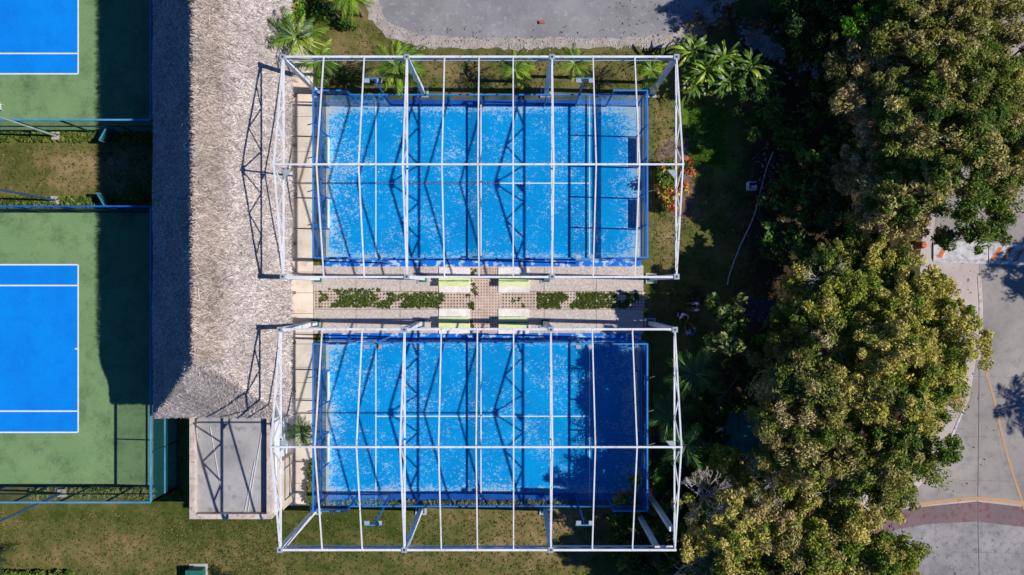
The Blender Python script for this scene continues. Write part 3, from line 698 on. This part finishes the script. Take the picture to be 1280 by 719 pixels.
# ------------------------------------------------------------------ vegetation
def tube_path(mb, pts, r0, r1, n=6):
    for i in range(len(pts)-1):
        a = r0+(r1-r0)*i/(len(pts)-1); b = r0+(r1-r0)*(i+1)/(len(pts)-1); mb.bar(pts[i], pts[i+1], 2*a, n=n, w2=2*b)
def tree(name, label, group, lobes, base, pal, dens=1.0, leaf=.17, per=60, elong=1.8, cat='tree', clump=(.42,.9), twig=0, up=.5, under=.25, trunk_r=.22):
    """lobes: (px, py, radius m, z centre, z radius); the crown is clumps of leaves over the lobes, hung on limbs from the trunk"""
    if cat == 'tree': per = int(per*2.1); leaf = leaf*.47; elong *= 1.25
    B = W(*base); B.z = 0; t = thing(name, label, cat, tuple(B), group=group)
    cen = []; rad = []; cols = []
    for (px, py, r, zc, rz) in lobes:
        c = W(px, py, zc); n = int(r*r*2.3*dens); tone = random.choice(pal)
        if cat == 'tree':                       # branches end in sub-crowns, each a knot of leaf clumps, with gaps between them
            for i in range(int(r*r*1.35*dens)+2):
                while True:
                    d = Vector((random.gauss(0,1), random.gauss(0,1), random.gauss(.35,.8))).normalized()
                    if d.z > -under: break
                k = random.uniform(.5, 1.0)*(1+.2*math.sin(3*math.atan2(d.y, d.x)+px))
                sc_ = Vector((c.x+d.x*r*k, c.y+d.y*r*k, c.z+d.z*rz*k)); sr = random.uniform(.5, 1.25); q = random.choice(pal) if random.random() < .5 else tone
                for _ in range(12):
                    e = Vector((random.gauss(0,1), random.gauss(0,1), random.gauss(.5,.8))).normalized()*sr*random.uniform(.35, 1.2)
                    cen.append((sc_.x+e.x, sc_.y+e.y, max(.4, sc_.z+e.z*.8))); rad.append(random.uniform(.2, .5)); cols.append(random.choice(pal) if random.random() < .3 else q)
            n = int(r*r*1.7*dens)
        for i in range(n):
            while True:
                d = Vector((random.gauss(0,1), random.gauss(0,1), random.gauss(.25,.8))).normalized()
                if d.z > -under: break
            k = random.uniform(.35, .85 if cat == 'tree' else 1.0)*(1+.16*math.sin(3*math.atan2(d.y, d.x)+px))
            cen.append((c.x+d.x*r*k, c.y+d.y*r*k, max(.4, c.z+d.z*rz*k))); rad.append(random.uniform(*clump))
            q = random.choice(pal) if random.random() < .6 else tone; cols.append(q)
    o = link('crown', cloud('crown', cen, rad, cols, per, leaf, up, elong, .8, .35, off=tuple(B), coh=1.1 if cat == 'tree' else 0), t)
    mb = MB(); top = Vector((lobes[0][0], 0, 0)); fork = Vector((B.x, B.y, min(2.6, lobes[0][3]*.45)))
    tube_path(mb, [B, B.lerp(fork, .5)+Vector((.08, .05, 0)), fork], trunk_r, trunk_r*.75, 8); mb.build('trunk', m_bark, t)
    mb = MB()
    for (px, py, r, zc, rz) in lobes:
        c = W(px, py, zc-.3*rz); mid = fork.lerp(c, .5)+Vector((random.uniform(-.3,.3), random.uniform(-.3,.3), .4)); tube_path(mb, [fork, mid, c], trunk_r*.6, .06, 6)
        for i in random.sample(range(len(cen)), min(len(cen), 10)):
            e = Vector(cen[i])
            if (e-c).length < r*1.3: tube_path(mb, [c, c.lerp(e, .5)+Vector((0, 0, .15)), e], .045, .015, 4)
    mb.build('limbs', m_bark, t)
    return t
def twigs(label, px, py, z0, n, L, base):
    B = W(*base); t = thing('bare_shrub', label, 'bare shrub', (B.x, B.y, 0), group='leafless grey branches at the lower right'); c = W(px, py, z0)
    MB().bar(B, c, .12, n=6, w2=.07).build('trunk', m_twig, t)
    mb = MB()
    def grow(p, d, l, r, k):
        q = p+d*l; mb.bar(p, q, r*2, n=3, w2=r*1.3)
        if k: 
            for _ in range(3):
                dd = (d+Vector((random.gauss(0,.55), random.gauss(0,.55), random.gauss(.0,.3)))).normalized(); grow(q, dd, l*random.uniform(.5,.8), r*.65, k-1)
    for _ in range(n): grow(c, Vector((random.gauss(0,1), random.gauss(0,1), random.uniform(.2,.8))).normalized(), L, .034, 3)
    mb.build('branches', m_twig, t)
olive = [c3(174,164,94), c3(152,148,72), c3(186,172,106), c3(130,136,58), c3(162,152,90), c3(112,126,48)]
tan = [c3(192,174,116), c3(174,160,100), c3(150,144,80), c3(202,184,128), c3(124,128,62)]
yolive = [c3(186,178,84), c3(168,168,70), c3(144,154,58), c3(198,186,98), c3(114,134,46)]
green = [c3(96,120,40), c3(114,134,48), c3(76,102,34), c3(134,142,60)]
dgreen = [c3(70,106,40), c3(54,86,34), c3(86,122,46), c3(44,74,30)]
bright = [c3(84,150,30), c3(70,128,28), c3(110,160,40)]
TG = 'tall trees on the right side'
random.seed(5)
tree('tree', 'brownish olive tree at the top edge near the right', TG, [(1185,35,4.0,6.6,2.2),(1130,50,3.4,4.8,1.8),(1235,20,2.6,7,1.8),(1160,-50,3.5,7,2)], (1120,40), olive, per=70)
tree('tree', 'tan seeded tree leaning over the dark ground at upper right', TG, [(1095,110,3.1,4.6,1.7),(1120,165,3.2,5.2,1.8),(1088,215,2.6,4.8,1.5)], (1050,150), tan, per=75, elong=2.6, leaf=.15)
tree('tree', 'large olive tree whose right side overhangs the upper road', TG, [(1175,150,3.6,7.2,2.2),(1180,225,3.4,7.2,2),(1220,185,3.0,6.6,1.8),(1130,240,2.6,6.4,1.8),(1085,252,2.0,5.2,1.4),(1240,245,1.8,6,1.4),(1225,110,2.8,6.5,1.8)], (1110,190), olive+green, per=75)
tree('tree', 'yellow green tree in the top right corner', TG, [(1262,75,2.4,6,1.6),(1255,140,2.2,5.6,1.5)], (1200,95), yolive+green, per=70)
tree('tree', 'dark green tree at the top edge left of the olive trees', TG, [(1030,25,3.0,3.8,1.5),(990,8,2.0,3.2,1.3),(1060,-30,3,5,1.6)], (985,20), dgreen, per=60, leaf=.2)
tree('tree', 'small bright green tree top poking out beside the dark one', TG, [(1085,20,1.6,5.6,1.2)], (1030,40), bright, per=70, leaf=.2)
tree('tree', 'big yellow olive tree in the middle of the right side', TG, [(1110,400,4.1,6.4,2.0),(1150,440,3.2,7,2.0),(1060,430,3.3,6.0,1.8),(1110,475,3.4,8.2,2.2),(1155,392,2.4,6.4,1.5)], (1040,420), yolive, per=80)
tree('tree', 'olive and tan tree left of the big yellow olive one', TG, [(1020,480,3.2,7.8,2.2),(988,500,2.5,7.0,1.9),(962,492,1.6,6.4,1.4),(1040,540,3.2,7.8,2),(1010,440,2.1,5.0,1.4),(978,462,1.5,4.6,1.2),(985,548,1.7,7,1.4),(995,575,1.8,7,1.4)], (950,480), olive+tan, per=70)
tree('tree', 'rounded green tree at the right edge of the grove over the forecourt', TG, [(1115,545,3.2,7.2,2.2),(1135,585,2.4,6.6,1.7),(1078,572,2.2,6.8,1.7),(1160,495,2.2,6.8,1.6)], (1050,545), green+olive, per=80)
tree('tree', 'leafy green tree between the upper and middle olive trees', TG, [(1065,350,2.3,5.4,1.6),(1100,350,1.7,5.2,1.3),(1030,342,2.2,5,1.4),(1015,375,2.0,5.4,1.4),(1110,345,2.0,5.2,1.4),(1000,392,1.6,4.6,1.2),(1035,395,2.0,5.4,1.3)], (1010,330), green+yolive, per=65)
tree('tree', 'sunlit golden tree at the bottom edge right of the canopy frame', TG, [(960,650,3.2,6.4,2.0),(930,690,2.8,6,1.8),(1000,690,3.2,6.4,2),(905,650,2.0,5,1.5),(960,740,3.5,6,2)], (900,640), yolive+tan, per=70)
tree('tree', 'olive tree in the bottom right grove beside the road', TG, [(1065,680,3.0,6.2,2.0),(1092,705,2.5,6,1.8),(1035,668,2.0,6.2,1.5),(1035,632,1.6,6.4,1.3),(1090,740,3,6,2)], (1000,640), yolive+olive, per=70)
tree('tree', 'yellow leaved low tree among bare branches at lower right', TG, [(930,595,2.0,4.4,1.3),(965,600,2.0,4.6,1.3),(900,590,1.4,4,1.0)], (900,580), yolive, per=60, dens=.8, leaf=.2)
twigs('bare grey branches near the lower right canopy corner', 880, 622, 5.6, 14, .75, (860,610))
twigs('bare grey branches among yellow leaves at lower right', 962, 600, 6.2, 13, .75, (925,590))
twigs('bare grey branches at the bottom edge near the frame', 850, 712, 3.4, 8, .9, (830,700))
twigs('bare pale branches left of the middle grove', 1030, 350, 6.2, 7, .6, (990,350))
twigs('bare pale twigs over the forecourt by the golden tree', 1040, 600, 7.0, 7, .6, (990,590))
SG = 'shrubs under the trees'
def shrub(label, lobes, base, pal, **k):
    k.setdefault('clump', (.25,.5)); k.setdefault('per', 45); k.setdefault('leaf', .16); k.setdefault('dens', 3)
    return tree('shrub', label, SG, lobes, base, pal, cat='shrub', trunk_r=.07, **k)
shrub('sunlit leafy shrub beside the three people', [(905,385,1.1,4.4,1.2),(900,425,1.2,4.4,1.2),(915,405,1.0,4.2,1.1),(897,405,.9,4.4,1.1)], (895,400), [c3(110,128,60), c3(84,108,46), c3(140,150,84)], leaf=.2)
shrub('white flowered shrub among the broad leaved plants', [(945,112,1.1,2.2,.9),(930,125,.8,1.9,.7)], (935,115), dgreen*4+[c3(200,206,200)], leaf=.08, per=110)
sheet('planting_bed', [(822,185),(838,176),(850,178),(858,172),(868,178),(870,192),(863,210),(868,240),(868,262),(860,272),(845,276),(832,268),(822,245)], M('bed_soil', S(132,108,92), S(104,86,74), 3, 1, 20, .6), .007, amp=.08)
shrub('red and yellow croton shrub in a soil bed by the upper canopy', [(834,228,.8,.9,.5),(832,208,.5,.8,.4),(836,246,.55,.7,.4),(858,212,.5,.8,.4),(838,258,.4,.6,.35),(856,232,.4,.7,.35),(848,262,.3,.5,.3)], (838,235), [c3(196,110,66), c3(210,170,84), c3(120,136,50), c3(60,90,36), c3(180,150,64), c3(90,120,44)], leaf=.13, per=60, dens=9)
shrub('dark shrub mass below the lower right canopy corner', [(830,600,1.7,1.9,.9),(850,650,1.8,2.1,1.0),(800,690,2.0,1.7,.9),(850,700,1.9,2,1),(775,660,1.2,1.2,.6)], (820,660), green+dgreen, leaf=.2)
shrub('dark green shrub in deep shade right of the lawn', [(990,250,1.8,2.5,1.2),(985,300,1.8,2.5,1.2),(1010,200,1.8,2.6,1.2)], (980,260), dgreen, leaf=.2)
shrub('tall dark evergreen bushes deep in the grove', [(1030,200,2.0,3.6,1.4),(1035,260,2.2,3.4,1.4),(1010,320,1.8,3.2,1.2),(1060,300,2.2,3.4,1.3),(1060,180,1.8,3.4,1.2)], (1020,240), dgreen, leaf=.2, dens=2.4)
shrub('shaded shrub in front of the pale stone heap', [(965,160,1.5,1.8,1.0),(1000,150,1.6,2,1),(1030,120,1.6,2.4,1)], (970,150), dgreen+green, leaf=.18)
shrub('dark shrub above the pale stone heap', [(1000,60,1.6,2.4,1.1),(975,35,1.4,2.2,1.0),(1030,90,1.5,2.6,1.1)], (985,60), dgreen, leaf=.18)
shrub('brown dry brush at the corner of the asphalt lot', [(905,20,1.2,.9,.5),(870,32,1.0,.6,.4),(930,28,1.2,.9,.5)], (900,25), [c3(130,112,70), c3(100,88,52), c3(150,128,90)], leaf=.12)
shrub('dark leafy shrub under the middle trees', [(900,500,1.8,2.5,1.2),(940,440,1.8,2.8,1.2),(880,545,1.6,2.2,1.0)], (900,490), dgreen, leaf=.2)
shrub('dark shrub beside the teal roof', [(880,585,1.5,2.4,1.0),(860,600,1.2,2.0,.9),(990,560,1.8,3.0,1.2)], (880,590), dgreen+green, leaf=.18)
shrub('low hedge foot at the top of the walkway by the thatch', [(372,0,.8,3.0,1.6),(371,12,.7,3.0,1.4),(372,22,.6,2.6,1.2)], (385,10), bright+green, leaf=.14)
shrub('dark undergrowth at the top of the lawn near the first palms', [(410,8,1.2,.8,.5),(432,18,.8,.5,.3)], (412,8), dgreen, leaf=.15)
shrub('green shrub seen through the bottom canopy edge', [(790,625,1.4,1.6,.8),(790,655,1.2,1.4,.7)], (790,635), green, leaf=.17)
def hedge(label, px0, px1, py0, py1, h, pal, n, leaf=.09):
    cen = []; 
    for _ in range(n): q = W(random.uniform(px0, px1), random.uniform(py0, py1)); cen.append((q.x, q.y, random.uniform(.05, h)))
    o = link('hedge', cloud('hedge', cen, [random.uniform(.12,.22)]*n, [random.choice(pal) for _ in cen], 30, leaf, .6, 1.8, .8)); tag(o, label, 'hedge', 'low hedges along the tennis fences')
hpal = [c3(104,120,44), c3(84,104,34), c3(126,136,60)]
hedge('low clipped hedge below the upper tennis court fence', -60, 200, 167, 176, .3, hpal, 520)
hedge('low clipped hedge above the lower tennis court fence', -60, 200, 249, 257, .3, hpal, 480)
hedge('yellowish low hedge under the bottom fence of the lower tennis court', 40, 205, 611, 622, .25, [c3(134,140,74), c3(110,122,56), c3(150,150,90)], 420)
hedge('short weedy hedge at the foot of the fence corner near the annex', 205, 228, 612, 622, .3, hpal, 60)
hedge('dark leafy hedge in the bottom left corner', -40, 92, 714, 728, .5, green, 420, .12)
hedge('thin plant row between the walkway and the lower padel court', 387, 394, 575, 628, .5, hpal, 80)
hedge('weedy plant row outside the bottom wall of the lower padel court', 400, 720, 626, 631, .2, [c3(110,122,60), c3(150,150,96)], 330, .08)
hedge('leafy row at the foot of the upper padel court, left end', 402, 480, 118, 126, .2, [c3(70,80,36), c3(120,112,70)], 60, .08)

# fronds
def frond_mesh(name, L, wid, pal, droop=.5, rise=.35, n=18, fold=.6, gap=.6):
    mb_v = []; mb_f = []; cs = []
    def pt(t): return np.array([L*(t-.12*t*t), 0, L*(rise*t-droop*t*t)])
    base = np.array(random.choice(pal)); rib = base*.8+.02
    for i in range(n):                                   # rachis
        a, b = pt(i/n), pt((i+1)/n); r = .025*(1-i/n)+.006; k = len(mb_v)
        mb_v += [a+[0,-r,0], a+[0,r,0], b+[0,r,0], b+[0,-r,0]]; mb_f.append((k,k+1,k+2,k+3)); cs += [rib]*4
    for i in range(2, n+1):
        t = i/n; p = pt(t-.02); l = wid*math.sin(math.pi*min(1, t**.7*.93))**.7*random.uniform(.85, 1.1); w_ = L/n*gap
        for s in (-1, 1):
            ang = 1.05-.55*t+random.gauss(0,.07); d = np.array([math.cos(ang), s*math.sin(ang), -fold*random.uniform(.6,1.4)]); d /= np.linalg.norm(d)
            c = base*random.uniform(.5, 1.5); tip = p+d*l+np.array([0,0,-.15*l]); mid = p+d*l*.5; e = np.array([w_/2, 0, 0]); k = len(mb_v)
            mb_v += [p-e*.6, mid-e, tip, mid+e]; mb_f.append((k,k+1,k+2,k+3)); cs += [c, c, c*1.15, c]
    return np_mesh(name, np.array(mb_v, float), np.array(mb_f), np.array(cs), m_frond)
def broad_mesh(name, L, wid, pal, rise=.9, droop=.9, n=9):
    v = []; f = []; cs = []; base = np.array(random.choice(pal))
    for i in range(n+1):
        t = i/n; x = L*t*.9; z = L*(rise*t-droop*t*t); ww = wid*(math.sin(math.pi*max(0,(t-.22)/.78))**.6 if t > .22 else .05)+.012
        for y, dz in ((-ww, .12*ww), (-ww*.5, .16*ww), (0, 0), (ww*.5, .16*ww), (ww, .12*ww)):
            v.append((x, y, z+dz*(1.5 if i % 2 else 1))); cs.append(base*(1.2 if y == 0 else 1)*random.uniform(.85,1.15))
    for i in range(n):
        for j in range(4): a = i*5+j; f.append((a, a+1, a+6, a+5))
    return np_mesh(name, np.array(v), np.array(f), np.array(cs), m_frond)
ypal = [c3(168,184,48), c3(124,156,36), c3(84,124,28), c3(196,190,66), c3(60,92,24)]
dpal = [c3(80,126,50), c3(100,148,58), c3(60,100,40)]
FR = {k: [frond_mesh('frond', 1.0, .34, pal, dr, rs, gap=gp_) for (dr, rs) in ((.5,.35),(.7,.6),(.35,.15),(.9,.9),(1.1,1.0),(.6,.8),(.3,.0),(.8,.5))] for k, pal, gp_ in (('y', ypal, .8), ('d', dpal, .6), ('g', [c3(84,130,40), c3(62,104,32), c3(110,146,48)], .85), ('k', [c3(40,56,26), c3(52,66,30)], .7))}
BR = [broad_mesh('leaf', 1.0, .05, [c3(124,156,40), c3(160,178,52), c3(90,126,34), c3(186,186,70), c3(70,100,30)], random.uniform(.6,1.3), random.uniform(.6,1.1)) for _ in range(14)]
def palm(label, px, py, h, r, n=13, kind='y', base=None, group='palms by the courts', name='palm_tree'):
    c = W(px, py, h); B = Vector((c.x, c.y, 0)); t = thing(name, label, 'palm', tuple(B), group=group)
    prof = [(.16,0),(.13,.2)]+[(.10+.012*(i % 2), h*(.1+.9*i/8)) for i in range(9)]
    link('trunk', MB().lathe((0,0,0), prof, 9).mesh('trunk', m_bark), t)
    for i in range(n+2):
        me = random.choice(FR[kind]); a = i*2.39996+random.uniform(-.2,.2); s = r*random.uniform(.8,1.15)
        link('frond', me, t, (.05*math.cos(a), .05*math.sin(a), h), (0, random.uniform(-.35,.25), a), (s, s, s))
    return t
def broad(label, px, py, h, r, n=44, group='broad leaved plants at the top right'):
    c = W(px, py, h); t = thing('broadleaf_plant', label, 'plant', (c.x, c.y, 0), group=group)
    link('stem', MB().lathe((0,0,0), [(.12,0),(.09,h*.5),(.05,h)], 7).mesh('stem', m_bark), t)
    for i in range(n):
        a = i*2.39996+random.uniform(-.4,.4); s = r*random.uniform(.7,1.2)
        link('leaf', random.choice(BR), t, (.18*math.cos(a*1.7), .18*math.sin(a*1.7), h*random.uniform(.5,1)), (random.uniform(-.3,.3), random.uniform(-.4,.3), a), (s, s*random.uniform(.8,1.3), s))
palm('yellow green palm leaning over the thatch eave', 371, 47, 5.6, 1.75, 13)
palm('palm standing on the pale walkway at the upper canopy corner', 401, 76, 3.2, 1.5, 14)
palm('palm cut by the top edge beside the gravel verge', 440, -4, 3.2, 1.5, 14)
palm('bushy palm overlapping the top beam left of centre', 497, 84, 3.6, 1.7, 18)
palm('small palm under the top beam near the middle', 645, 88, 2.6, 1.25, 13)
palm('palm over the top beam right of centre', 719, 79, 3.2, 1.15, 14)
palm('yellow tipped palm at the upper right canopy corner', 815, 88, 2.8, 1.15, 14)
palm('small palm on the walkway beside the lower padel court', 377, 541, 1.8, 1.05, 17, 'g')
palm('dark green palm right of the lower padel court, upper one', 866, 466, 4.7, 1.7, 15, 'd')
palm('dark green palm right of the lower padel court, lower one', 835, 520, 3.6, 1.55, 14, 'd')
palm('feathery palm by the right canopy edge near the teal roof', 858, 558, 4.7, 1.5, 13, 'd')
palm('dark palm partly cut by the left edge on the lower lawn', -8, 692, .9, 1.5, 9, 'k')
palm('dark low palm cut by the bottom edge of the lawn', 283, 727, .8, 1.0, 9, 'k')
palm('tall palm beyond the right edge shading the road', 1648, 545, 9.0, 2.3, 14, 'y', group='planting beyond the right edge')
for i, (x, y, h, r) in enumerate([(866,62,2.2,1.25),(886,86,2.4,1.3),(868,100,1.8,1.1),(905,70,2.4,1.2),(912,102,2.0,1.1),(938,84,2.6,1.3),(958,100,2.2,1.1),(962,130,1.8,1.0),(978,152,1.8,.9)]):
    broad(['broad leaved plant nearest the asphalt lot corner', 'broad leaved plant just right of the upper canopy corner', 'broad leaved plant just below the upper canopy corner',
           'broad leaved plant left of the pale stone heap', 'broad leaved plant in the middle of the row, lower side', 'tall broad leaved plant above the white flowered shrub',
           'broad leaved plant right of the white flowered shrub', 'broad leaved plant below the white flowered shrub', 'last broad leaved plant of the row, deepest in shade'][i], x, y, h, r)
tree('tree', 'tree beyond the right edge shading the speed hump', 'planting beyond the right edge', [(1620,345,2.6,7.6,2.0),(1640,170,3.2,7.4,2.0)], (1480,290), green, per=40)

# ------------------------------------------------------------------ things in the shade at the right
P = W(905, 515, 2.4); Q = W(970, 583, 2.4)
t = thing('teal_hut', 'small hut with a teal sheet roof in deep shade under the trees', 'hut', (P.x, Q.y, 0))
MB().box(P.x+.15, Q.x-.15, Q.y+.15, P.y-.15, 0, 2.3).build('wall', m_beige, t)
n = 7
for i in range(n):
    x = P.x+(Q.x-P.x)*i/n; MB().box(x, x+(Q.x-P.x)/n-.02, Q.y, P.y, 2.3+(.012 if i % 2 else 0), 2.36+(.012 if i % 2 else 0)).build('roof_sheet', m_teal, t)
sheet('side_path', [(925,368),(1000,385),(1060,392),(1060,425),(990,415),(965,408),(925,392)], M('tree_shaded_paving', S(66,70,78), S(54,58,64), 1, .95, 30, .4), .008)  # tree shade over this pavement is put into its dark blue-grey colour
ribbon('drain_pipe', [(966,190),(958,210),(950,240),(944,265),(936,285),(926,305),(918,325),(911,345),(909,356)], .07, m_chalk, .004, None, None, .05)
tag(bpy.data.objects['drain_pipe'], 'pale crooked pipe lying across the shaded ground', 'pipe')
p = W(941, 232, .6); t = thing('litter_bin', 'small white open bin alone on the shaded lawn', 'bin', (p.x, p.y, 0))
for (a_, b_, c_, d_) in ((-.26,.26,.22,.26),(-.26,.26,-.26,-.22),(-.26,-.22,-.218,.218),(.22,.26,-.218,.05)):
    MB().box(p.x+a_, p.x+b_, p.y+c_, p.y+d_, .05, .6).build('bin_panel', m_white, t)
MB().box(p.x-.218, p.x+.215, p.y-.215, p.y+.215, .02, .06).build('bin_floor', m_dark, t)
MB().box(p.x-.05, p.x+.2, p.y-.15, p.y+.02, .061, .5).build('bin_liner', m_white, t)
p = W(242, 716, .8); t = thing('utility_box', 'green utility box cut by the bottom edge of the lawn', 'utility box', (p.x, p.y, 0))
MB().box(p.x-.48, p.x+.48, p.y-.45, p.y+.12, 0, .8).build('cabinet', m_green, t); MB().box(p.x-.51, p.x+.51, p.y-.5, p.y+.16, .8, .86).build('lid', m_green, t)
MB().box(p.x-.6, p.x+.6, p.y-.6, p.y+.3, .0, .05).build('plinth', m_conc, t)

# people
skin_m = M('skin', S(170,120,92), S(150,104,80), 8, .6); shirt_m = M('pale_shirt', (.75,.78,.84,1), (.66,.70,.78,1), 6, .9); shirt2_m = M('blue_shirt', (.16,.36,.62,1), (.12,.30,.54,1), 6, .9)
hair_m = M('dark_hair', (.015,.012,.01,1), (.03,.022,.018,1), 30, .7); short_m = M('dark_shorts', (.02,.022,.03,1), (.03,.03,.04,1), 8, .9); shoe_m = M('shoe', (.5,.5,.5,1), (.4,.4,.4,1), 8, .7)
def skinned(name, verts, edges, radii, mat, parent, sub=1):
    me = bpy.data.meshes.new(name); me.from_pydata([tuple(v) for v in verts], edges, []); me.materials.append(mat)
    o = link(name, me, parent); sk = o.modifiers.new('skin', 'SKIN'); sk.use_smooth_shade = True
    if not me.skin_vertices: me.skin_vertices.new() if hasattr(me.skin_vertices, 'new') else None
    for i, r in enumerate(radii): me.skin_vertices[0].data[i].radius = (r, r) if not isinstance(r, tuple) else r
    me.skin_vertices[0].data[0].use_root = True
    s = o.modifiers.new('subsurf', 'SUBSURF'); s.levels = sub; s.render_levels = sub
    dg = bpy.context.evaluated_depsgraph_get(); m2 = bpy.data.meshes.new_from_object(o.evaluated_get(dg)); o.modifiers.clear(); o.data = m2; m2.name = name
    return o
def person(label, px, py, rz, lean, arms, shirt):
    p = W(px, py, 1.3); t = thing('person', label, 'person', (p.x, p.y, 0), rz, 'three people standing in the tree shade')
    # facing +Y locally; lean = how far the trunk bends forward (m at the shoulders)
    hip = Vector((0, 0, .95)); ch = Vector((0, lean*.6, 1.2-lean*.12)); nk = Vector((0, lean, 1.45-lean*.25)); hd = Vector((0, lean*1.25+.03, 1.60-lean*.35)); tp = hd+Vector((0, .02, .10))
    v = [hip, hip.lerp(ch, .5), ch, nk, nk.lerp(hd, .5), hd, tp]; e = [(0,1),(1,2),(2,3),(3,4),(4,5),(5,6)]; r = [(.15,.11),(.14,.10),(.16,.11),(.08,.07),.055,(.085,.10),(.06,.075)]
    v.append(hd+Vector((0,.115,-.01))); e.append((5, len(v)-1)); r.append(.015)                      # nose
    for s in (-1, 1):
        v.append(hd+Vector((s*.10,0,0))); e.append((5, len(v)-1)); r.append(.018)                     # ears
        k = len(v); sh = nk+Vector((s*.19, 0, -.06)); el = sh+Vector((s*.08, arms*.22, -.24)); wr = el+Vector((-s*.06, arms*.22+.05, -.12*(2-arms*1.5)))
        v += [sh, el, wr]; e += [(3, k), (k, k+1), (k+1, k+2)]; r += [.065, .045, .03]
        d = (wr-el).normalized(); palm_ = wr+d*.07; k2 = len(v); v.append(palm_); e.append((k+2, k2)); r.append((.035,.018))
        side_ = Vector((1,0,0))
        for fi, fl_ in enumerate((.065,.078,.072,.055)):
            k3 = len(v); b0 = palm_+side_*(.024*(fi-1.5))+d*.015; v += [b0, b0+d*fl_*.6+Vector((0,0,-.012)), b0+d*fl_+Vector((0,0,-.035))]; e += [(k2, k3), (k3, k3+1), (k3+1, k3+2)]; r += [.009,.008,.007]
        k3 = len(v); v += [wr+side_*(-s*.03)+d*.03, wr+side_*(-s*.055)+d*.06]; e += [(k+2, k3), (k3, k3+1)]; r += [.011,.009]
        k = len(v); v += [hip+Vector((s*.10,0,-.06)), Vector((s*.12,.03,.5)), Vector((s*.13,-.02,.09)), Vector((s*.14,.12,.04))]; e += [(0,k),(k,k+1),(k+1,k+2),(k+2,k+3)]; r += [.10,.06,.04,(.04,.03)]
    skinned('body', v, e, r, skin_m, t)
    sh_l, sh_r = (nk+Vector((s*.19, 0, -.06)) for s in (-1, 1))
    vs = [hip+Vector((0,0,-.03)), hip.lerp(ch,.5), ch, nk+Vector((0,0,-.05)), sh_l, sh_l+Vector((-.06, arms*.15, -.16)), sh_r, sh_r+Vector((.06, arms*.15, -.16))]
    skinned('shirt', vs, [(0,1),(1,2),(2,3),(3,4),(4,5),(3,6),(6,7)], [(.175,.13),(.165,.125),(.185,.135),(.11,.10),.092,.075,.092,.075], shirt, t)
    skinned('shorts', [hip+Vector((0,0,.02)), hip+Vector((-.10,0,-.08)), Vector((-.12,.02,.55)), hip+Vector((.10,0,-.08)), Vector((.12,.02,.55))], [(0,1),(1,2),(0,3),(3,4)], [(.17,.13),.12,.085,.12,.085], short_m, t)
    skinned('hair', [hd+Vector((0,-.03,.03)), tp+Vector((0,-.01,.02)), hd+Vector((0,-.06,-.03))], [(0,1),(0,2)], [(.10,.10),.075,.07], hair_m, t)
    for s in (-1, 1): link('shoe', MB().box(s*.135-.05, s*.135+.05, -.07, .2, 0, .09).mesh('shoe', shoe_m), t)
person('person in a pale shirt bending forward, middle of the three in the shade', 855.5, 393, math.pi, .15, .7, shirt_m)
person('person in a pale shirt nearest the sunlit shrub, upper right of the three', 874.5, 383.5, math.pi/2, .12, 1.0, shirt_m)
person('person in a blue shirt, lowest of the three in the shade', 867, 418, .5, .2, .8, shirt2_m)

# ------------------------------------------------------------------ grass tufts and fallen leaves
def scatter(name, label, cat, regions, n, cols, size, z, per=5, r_=(.06,.16)):
    wts = [abs((b-a)*(d-c)) for a, b, c, d in regions]; cen = []
    for _ in range(n): a, b, c, d = random.choices(regions, wts)[0]; q = W(random.uniform(a, b), random.uniform(c, d)); cen.append((q.x, q.y, z))
    tag(link(name, cloud(name, cen, [random.uniform(*r_) for _ in cen], [random.choice(cols) for _ in cen], per, size, .5, 2.6, .25)), label, cat, kind='stuff')
scatter('grass', 'short worn grass tufts over the lawns', 'grass', [(-10,820,640,722),(-10,200,180,245),(405,815,66,112),(815,890,120,420),(430,480,30,66),(205,350,655,720)], 9000,
        [c3(92,98,48), c3(122,114,70), c3(74,84,36), c3(104,104,56), c3(140,124,84), c3(82,92,40)], .05, .01)
scatter('grass', 'longer bright grass in the sunlit patch under the trees', 'grass', [(862,905,135,205)], 2600, [c3(96,140,44), c3(80,122,36), c3(116,150,60)], .06, .02)
scatter('leaf_litter', 'dry fallen leaves scattered on the road and forecourt', 'fallen leaves', [(1130,1240,330,640),(1110,1200,600,719),(1160,1280,0,300)], 230, [c3(120,100,60), c3(150,126,80), c3(96,84,50), c3(150,140,110)], .055, .03, 2, (.05,.3))
scatter('leaf_litter', 'dry fallen leaves along the far edge of the asphalt lot', 'fallen leaves', [(760,900,0,48),(480,760,36,52)], 150, [c3(120,100,70), c3(90,76,54), c3(160,140,110)], .06, .02, 2, (.05,.3))
scatter('leaf_litter', 'fallen leaves on the dark ground under the grove', 'fallen leaves', [(900,1120,180,700)], 2600, [c3(120,96,66), c3(96,80,54), c3(150,124,86)], .085, .02, 3, (.05,.3))
